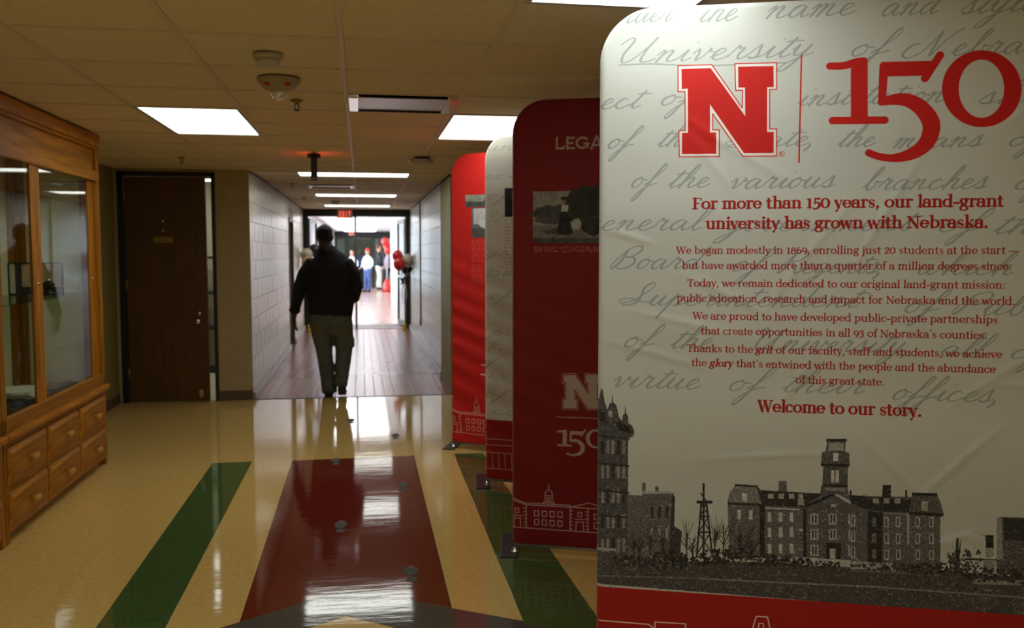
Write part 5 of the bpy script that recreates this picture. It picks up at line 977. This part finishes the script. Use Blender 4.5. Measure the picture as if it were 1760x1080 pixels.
def blocktext(cv, x0, x1, z0, z1, n, col, al, seed, th=.5):      # fine print too small to read: rows of word shapes
    R = random.Random(seed)
    for i in range(n):
        z = z1-(z1-z0)*(i+.5)/n; x = x0; xe = x1-(R.random()*.35*(x1-x0) if i == n-1 else R.random()*.04)
        while x < xe:
            w = R.uniform(.012, .05); L = [([(x+k*.006, z+R.uniform(-.0015, .0015)), (x+k*.006+.0035, z+R.uniform(-.0015, .004))], [.0032, .0026]) for k in range(int(w/.006))]; cv.strokes(L, col, al); x += w+.010
def bw_photo(cv, x0, z0, x1, z1, shapes, seed, tint=(1, .97, .9), base=.42, gain=1.0):
    cv.rect(x0, z0, x1, z1, tuple(base*gain*t for t in tint)); shapes = [(p, v*gain) for p, v in shapes]; U = lambda u, v: (x0+(x1-x0)*u, z0+(z1-z0)*v)
    for pts, v in shapes: cv.poly([U(*p) for p in pts], tuple(v*t for t in tint))
    a, b = cv.P([(x0, z1)])[0].astype(int), cv.P([(x1, z0)])[0].astype(int); q = cv.a[a[1]:b[1], max(0, a[0]):b[0]]; h, w = q.shape[:2]; n = (vnoise(h, w, 9, seed)-.5)*.10+(vnoise(h, w, 25, seed+1)-.5)*.08; q += n[:, :, None]; np.clip(q, 0, 1, out=q)
def blob(cx, cy, rx, ry, n=16, seed=0): R = random.Random(seed); return [(cx+rx*math.cos(2*PI*i/n)*R.uniform(.75, 1.1), cy+ry*math.sin(2*PI*i/n)*R.uniform(.75, 1.1)) for i in range(n)]
def art_legacy(m):
    base = (.50, .030, .024); cv = Canvas(700, base); pale = (.72, .62, .56)
    A, B = m(953, 258), m(1027, 258); k = (B[0]-A[0])/3.28; text(cv, 'LEGACY', A[0], A[0]+k*(.50+.52+.68+.66+.62+.60)*1.6, A[1], .088, pale, .115, .115, False)
    g = lambda x, y: m(900+x/3.6, 220+y/3.6)
    c1 = (.62, .25, .20); p0, p1 = g(110, 222), g(110, 315); blocktext(cv, p0[0], 1.25, p1[1], p0[1], 4, c1, .5, 3); p0, p1 = g(110, 335), g(110, 370); blocktext(cv, p0[0], 1.15, p1[1], p0[1], 2, c1, .5, 4)
    q0, q1 = g(62, 395), g(66, 712); w = q1[1]-q0[1]; x0 = q0[0]; x1 = x0+1.12; W_ = (g(470, 500)[0]-x0)/(x1-x0); s = W_
    bw_photo(cv, x0, q1[1], x1, q0[1], [([(0, 0), (1, 0), (1, .25), (0, .33)], .33), (blob(.08, .55, .09, .22, 18, 1), .22), (blob(.24*1, .52, .07, .18, 16, 2), .24), (blob(.80*s, .72, .32*s, .42, 22, 3), .14), (blob(1.0*s, .6, .4*s, .5, 22, 8), .13), ([(.0, .0), (1, 0), (1, .10), (0, .09)], .22), (blob(.75, .6, .25, .42, 20, 5), .12),
        (blob(.66*s, .36, .09*s, .13, 16, 4), .50), ([(.35*s, .18), (.43*s, .62), (.52*s, .63), (.61*s, .19), (.56*s, .16), (.40*s, .15)], .11), ([(.43*s, .60), (.44*s, .73), (.54*s, .73), (.53*s, .60)], .55), (blob(.475*s, .80, .03*s, .06, 12, 6), .36), (blob(.47*s, .86, .065*s, .035, 12, 7), .10), ([(.16*s, .22), (.34*s, .28), (.40*s, .18), (.2*s, .18)], .20)], 5, gain=1.35)
    a, b = g(66, 755), g(66, 775); sz = .024
    text(cv, "Some of Willa Cather's earliest published stories", a[0], a[0]+1.02, g(66, 750)[1], sz, (.70, .42, .36), .12, .12, False, alpha=.8) if False else text(cv, "some of willa cather's earliest published stories", a[0], a[0]+1.02, g(66, 750)[1], sz, (.70, .42, .36), .12, .12, False, alpha=.8)
    text(cv, "of the university's student newspaper", a[0], a[0]+.80, g(66, 770)[1], sz, (.70, .42, .36), .12, .12, False, alpha=.8)
    for k_, (ya, yb, n) in enumerate(((780, 815, 2), (830, 890, 3), (905, 965, 3), (980, 1040, 3))): blocktext(cv, a[0], 1.28, g(66, yb)[1], g(66, ya)[1], n, c1, .45, 10+k_)
    # emblem in pale, rule, numerals
    h = lambda x, y: m(740+x/2.078, 560+y/2.078); t0 = h(472, 165); t1 = h(480, 296); kz = (t0[1]-t1[1])/(913-371.)
    f = lambda L: [(t0[0]+(x-490)*kz, t0[1]-(y-371)*kz) for x, y in L]
    o = f(NLOG); cv.poly(o, base); cv.strokes([(o+[o[0]], [.003]*(len(o)+1))], pale); cv.poly(f(NIN), pale)
    a = h(452, 323); cv.strokes([([(a[0], a[1]), (a[0]+.42, a[1])], [.004]*2)], pale)
    a, b = h(452, 362), h(452, 460); kz = (a[1]-b[1])/(942-305.); one_fifty(cv, lambda x, y: (a[0]+(x-128)*kz, a[1]-(y-305)*kz), pale)
    a, b = h(291, 714), h(500, 730); kk = (b[0]-a[0])/5.0; hall_art(cv, a[0], (a[1]+b[1])/2, kk*10, (.82, .72, .70), .0045)
    return cv.image('print_legacy')
def art_white(m):
    cv = Canvas(560, (.86, .85, .81)); g = lambda x, y: m(740+x/2.347, 160+y/2.347)
    for s, x0, y, xh in (("under", 240, 235, 15), ("ect of the", 225, 350, 15), ("of the State,", 240, 430, 15), ("of branches", 250, 500, 15), ("general gov", 235, 660, 15), ("Board of Re", 225, 740, 16), ("of the Uni", 250, 830, 15), ("virtue of t", 230, 905, 15), ("pur office", 255, 975, 16), ("but the law", 235, 1045, 15), ("of by the", 200, 1090, 15)):
        a = g(x0, y); script(cv, s, a[0]-.02, a[0]-.02+.085*len(s), a[1], .028, (.60, .60, .58), .005, .62, .55)
    h = lambda x, y: m(740+x/2.078, 560+y/2.078)
    for s, x0, y in (("ur by which", 205, 185), ("of general", 210, 255), ("can all the", 240, 315)): a = h(x0, y); script(cv, s, a[0]-.03, a[0]-.03+.085*len(s), a[1], .028, (.60, .60, .58), .005, .62, .7)
    a, b = g(303, 385), g(303, 500); bw_photo(cv, a[0], b[1], a[0]+.95, a[1], [([(0, 0), (.25, 0), (.16, 1), (0, 1)], .10), ([(.06, .2), (.12, .6), (.10, .9), (.05, .9)], .5), (blob(.5, .5, .3, .4), .2)], 20, (.9, .97, 1), .35)
    c = g(303, 508); d = g(303, 740); blocktext(cv, c[0], 1.34, d[1], c[1], 17, (.72, .20, .18), .85, 30)
    z = h(200, 332)[1]; cv.rect(-.1, -.1, BW+.1, z, (.62, .03, .025)); a = h(193, 505)
    L = [([(0, a[1]), (BW, a[1])], [.004]*2)]
    for y in (400, 420, 447): L.append(([(0, h(193, y)[1]), (BW, h(193, y)[1])], [.004]*2))
    for i in range(14): x = .01+i*.045; L.append(([(x, a[1]), (x, h(193, 450)[1])], [.004]*2)) if i < 6 else L.append(([(x+.03*(i-5), a[1]+.03), (x+.03*(i-5)+.04, a[1]+.03), (x+.03*(i-5)+.04, a[1]+.07), (x+.03*(i-5), a[1]+.07), (x+.03*(i-5), a[1]+.03)], [.004]*5))
    cv.strokes(L, (.84, .74, .72)); return cv.image('print_white_far')
def art_red(m):
    cv = Canvas(560, (.80, .075, .045)); g = lambda x, y: m(770+x/5.4, 320+y/5.4)
    a, b = g(172, 85), g(172, 200); bw_photo(cv, a[0], b[1], a[0]+.85, a[1], [([(0, 0), (1, 0), (1, .35), (0, .42)], .28), ([(0, .42), (1, .35), (1, .45), (0, .5)], .40), (blob(.24, .45, .05, .4, 14, 3), .15), (blob(.6, .4, .2, .3), .25)], 40, (.95, 1, .9), .55)
    a, b = g(230, 205), g(230, 480); bw_photo(cv, a[0], b[1], a[0]+.70, a[1], [([(0, 0), (1, 0), (1, .32), (0, .32)], .32), ([(.02, .45), (.25, .45), (.25, .98), (.02, .98)], .75), (blob(.35, .5, .12, .25, 14, 5), .15), (blob(.18, .45, .10, .14, 14, 6), .78), (blob(.6, .5, .2, .3), .3), ([(.28, .4), (.40, .4), (.38, .98), (.30, .98)], .16)], 44, (1, 1, 1), .4)
    for k, (ya, yb, n) in enumerate(((495, 535, 2), (540, 605, 4), (620, 710, 5), (725, 800, 4), (810, 905, 5))): blocktext(cv, a[0], 1.25, g(230, yb)[1], g(230, ya)[1], n, (.92, .62, .58), .75 if k else .95, 50+k)
    h = lambda x, y: m(740+x/2.078, 560+y/2.078)
    for y in (140, 173): q = h(186, y); cv.strokes([([(q[0], q[1]), (q[0]+.3, q[1])], [.010]*2)], LINE)
    a, b = h(76, 376), h(118, 377); kk = (b[0]-a[0])/1.3; hall_art(cv, a[0], a[1], kk*10*.9, (.92, .80, .78), .0045); return cv.image('print_red_far')

# ---------------------------------------------------------------- banners: sewn sleeve over a tube frame, flat feet
def fabric_mat(name, img):
    m_ = bpy.data.materials.new(name); m_.use_nodes = True; t = m_.node_tree; b = t.nodes['Principled BSDF']
    i = t.nodes.new('ShaderNodeTexImage'); i.image = img; i.extension = 'EXTEND'; t.links.new(i.outputs[0], b.inputs['Base Color']); b.inputs['Roughness'].default_value = .62; b.inputs['Sheen Weight'].default_value = .15; b.inputs['Specular IOR Level'].default_value = .35
    tc = t.nodes.new('ShaderNodeTexCoord'); n = t.nodes.new('ShaderNodeTexNoise'); n.inputs['Scale'].default_value = 260; t.links.new(tc.outputs['Object'], n.inputs[0]); bp = t.nodes.new('ShaderNodeBump'); bp.inputs['Strength'].default_value = .12; bp.inputs['Distance'].default_value = .001; t.links.new(n.outputs[0], bp.inputs['Height']); t.links.new(bp.outputs[0], b.inputs['Normal']); return m_
def sleeve(wr, nu=90, nv=130):
    
    zs = list(np.linspace(ZB, ZT-RC, nv-24))+[ZT-RC+RC*math.sin(PI/2*i/24) for i in range(1, 25)]
    v, f, uv = [], [], []; idx = {}
    us = .5-.5*np.cos(np.linspace(0, PI, nu)); us = .35*us+.65*np.linspace(0, 1, nu)
    for side in (0, 1):
        for j, z in enumerate(zs):
            ins = RC-math.sqrt(max(0, RC**2-max(0, z-(ZT-RC))**2))
            for i in range(nu):
                x = ins+(BW-2*ins)*us[i]
                e = min(x-ins, BW-ins-x); ev = min(z-ZB+.012, ZT-z); pf = math.sqrt(max(0, 1-(1-min(1, e/.020))**2))*math.sqrt(max(0, 1-(1-min(1, ev/.020))**2))
                if side == 0: y = -.017*pf-wr(x, z)*min(1, e/.03)*min(1, ev/.03)
                else: y = .017*pf
                if side == 1 and (i in (0, nu-1) or j == len(zs)-1): idx[(1, j, i)] = idx[(0, j, i)]; continue
                if j == len(zs)-1 and side == 0: y = 0
                idx[(side, j, i)] = len(v); v.append((x, y, z)); uv.append((x/BW, (z-ZB)/(ZT-ZB)))
    for side in (0, 1):
        for j in range(len(zs)-1):
            for i in range(nu-1):
                q = [idx[(side, j, i)], idx[(side, j, i+1)], idx[(side, j+1, i+1)], idx[(side, j+1, i)]]
                f.append(q if side == 0 else q[::-1])
    me = bpy.data.meshes.new('fabric'); me.from_pydata(v, [], f); me.update(); L = me.uv_layers.new(name='UVMap')
    vi = np.empty(len(me.loops), np.int32); me.loops.foreach_get('vertex_index', vi); L.data.foreach_set('uv', np.array(uv, np.float32)[vi].ravel()); me.polygons.foreach_set('use_smooth', [True]*len(f)); return me
def banner(sh, img, wr, label, ft, group='fabric display banners along the right side'):
    a = math.radians(sh.ang); r = empty('display_banner', tuple(sh.A), -a, label=label, cat='banner', group=group)
    link('fabric', sleeve(wr, *((190, 290) if img.name == 'print_welcome' else (90, 140))), fabric_mat('banner_'+img.name, img), r)
    q = MB(); q.tube([(.012, 0, .030), (.012, 0, .7), (.012, 0, ZT-RC)], .010); q.tube([(BW-.012, 0, .030), (BW-.012, 0, .7), (BW-.012, 0, ZT-RC)], .010); q.tube([(.012, 0, .050), (BW/2, 0, .050), (BW-.012, 0, .050)], .012)
    q.put('frame_tube', M['alu'], r)
    for x in (.012, BW-.012):
        w = -.075 if x < .5 else -.02
        MB().box(w, -.075, 0, w+.095, .30, .008, .002).put('foot_plate', M['footm'], r, (x, 0, 0), (0, 0, a-math.radians(ft))); MB().lathe([(.022, .008), (.022, .014), (.012, .018), (.012, .034)], (x, 0, 0), 16).put('foot_socket', M['chrome'], r)
def wrinkle(seed, amp, dirx, fold=0):
    R = np.random.default_rng(seed); T_ = [(R.uniform(2, 9), R.uniform(8, 30), R.uniform(0, 6), R.uniform(.3, 1)) for _ in range(7)]
    cr = [(R.uniform(.05, BW), R.uniform(.6, 2.0), R.uniform(-1.2, 1.2), R.uniform(.08, .28), R.uniform(.6, 1)) for _ in range(26)]
    def f(x, z):
        h = sum(a*math.sin(p*x*dirx+q*z+c+1.6*math.sin(2*x+3*z+c)) for p, q, c, a in T_)*amp*.25
        for cx, cz, an, L, s in cr:
            u = (x-cx)*math.cos(an)+(z-cz)*math.sin(an); w = -(x-cx)*math.sin(an)+(z-cz)*math.cos(an)+.12*u*u
            if abs(u) < L and abs(w) < .05: h += s*amp*1.2*math.exp(-(w/.010)**2)*(1-(u/L)**2)
        if fold: h += fold*math.exp(-x/.45)*(.5+.5*math.sin(34*(z+.45*x-.10*math.sin(3*z))))*min(1, max(0, (1.75-z)/.9))
        return h
    return f
S0 = Sheet((.858-.138*.94+.0, 2.67), 20.0)
A0 = EYEP+(lambda r: r*((ZT-EYE)/r[2]))(FWD+RGT*(1110-880)/F+UPV*(540-14)/F); S0.A = np.array([A0[0], A0[1], 0])-S0.u*.138
S1, S2, S3 = Sheet((.742, 4.391), 22), Sheet((.786, 5.709), 30), Sheet((.685, 6.881), 38)
banner(S0, art_near(S0), wrinkle(3, .0026, .4), 'large white banner in front with red N, 150 and an old photograph', 12)
banner(S1, art_legacy(S1), wrinkle(5, .0016, .5, .006), 'dark red banner second from the camera, headed LEGA, with a photo of a standing woman', 10.7)
banner(S2, art_white(S2), wrinkle(7, .0028, .6, .014), 'narrowly seen white banner with grey script and red foot, behind the dark red one', 7)
banner(S3, art_red(S3), wrinkle(9, .0016, .6, .018), 'bright red banner farthest from the camera with small grey photographs', 21)
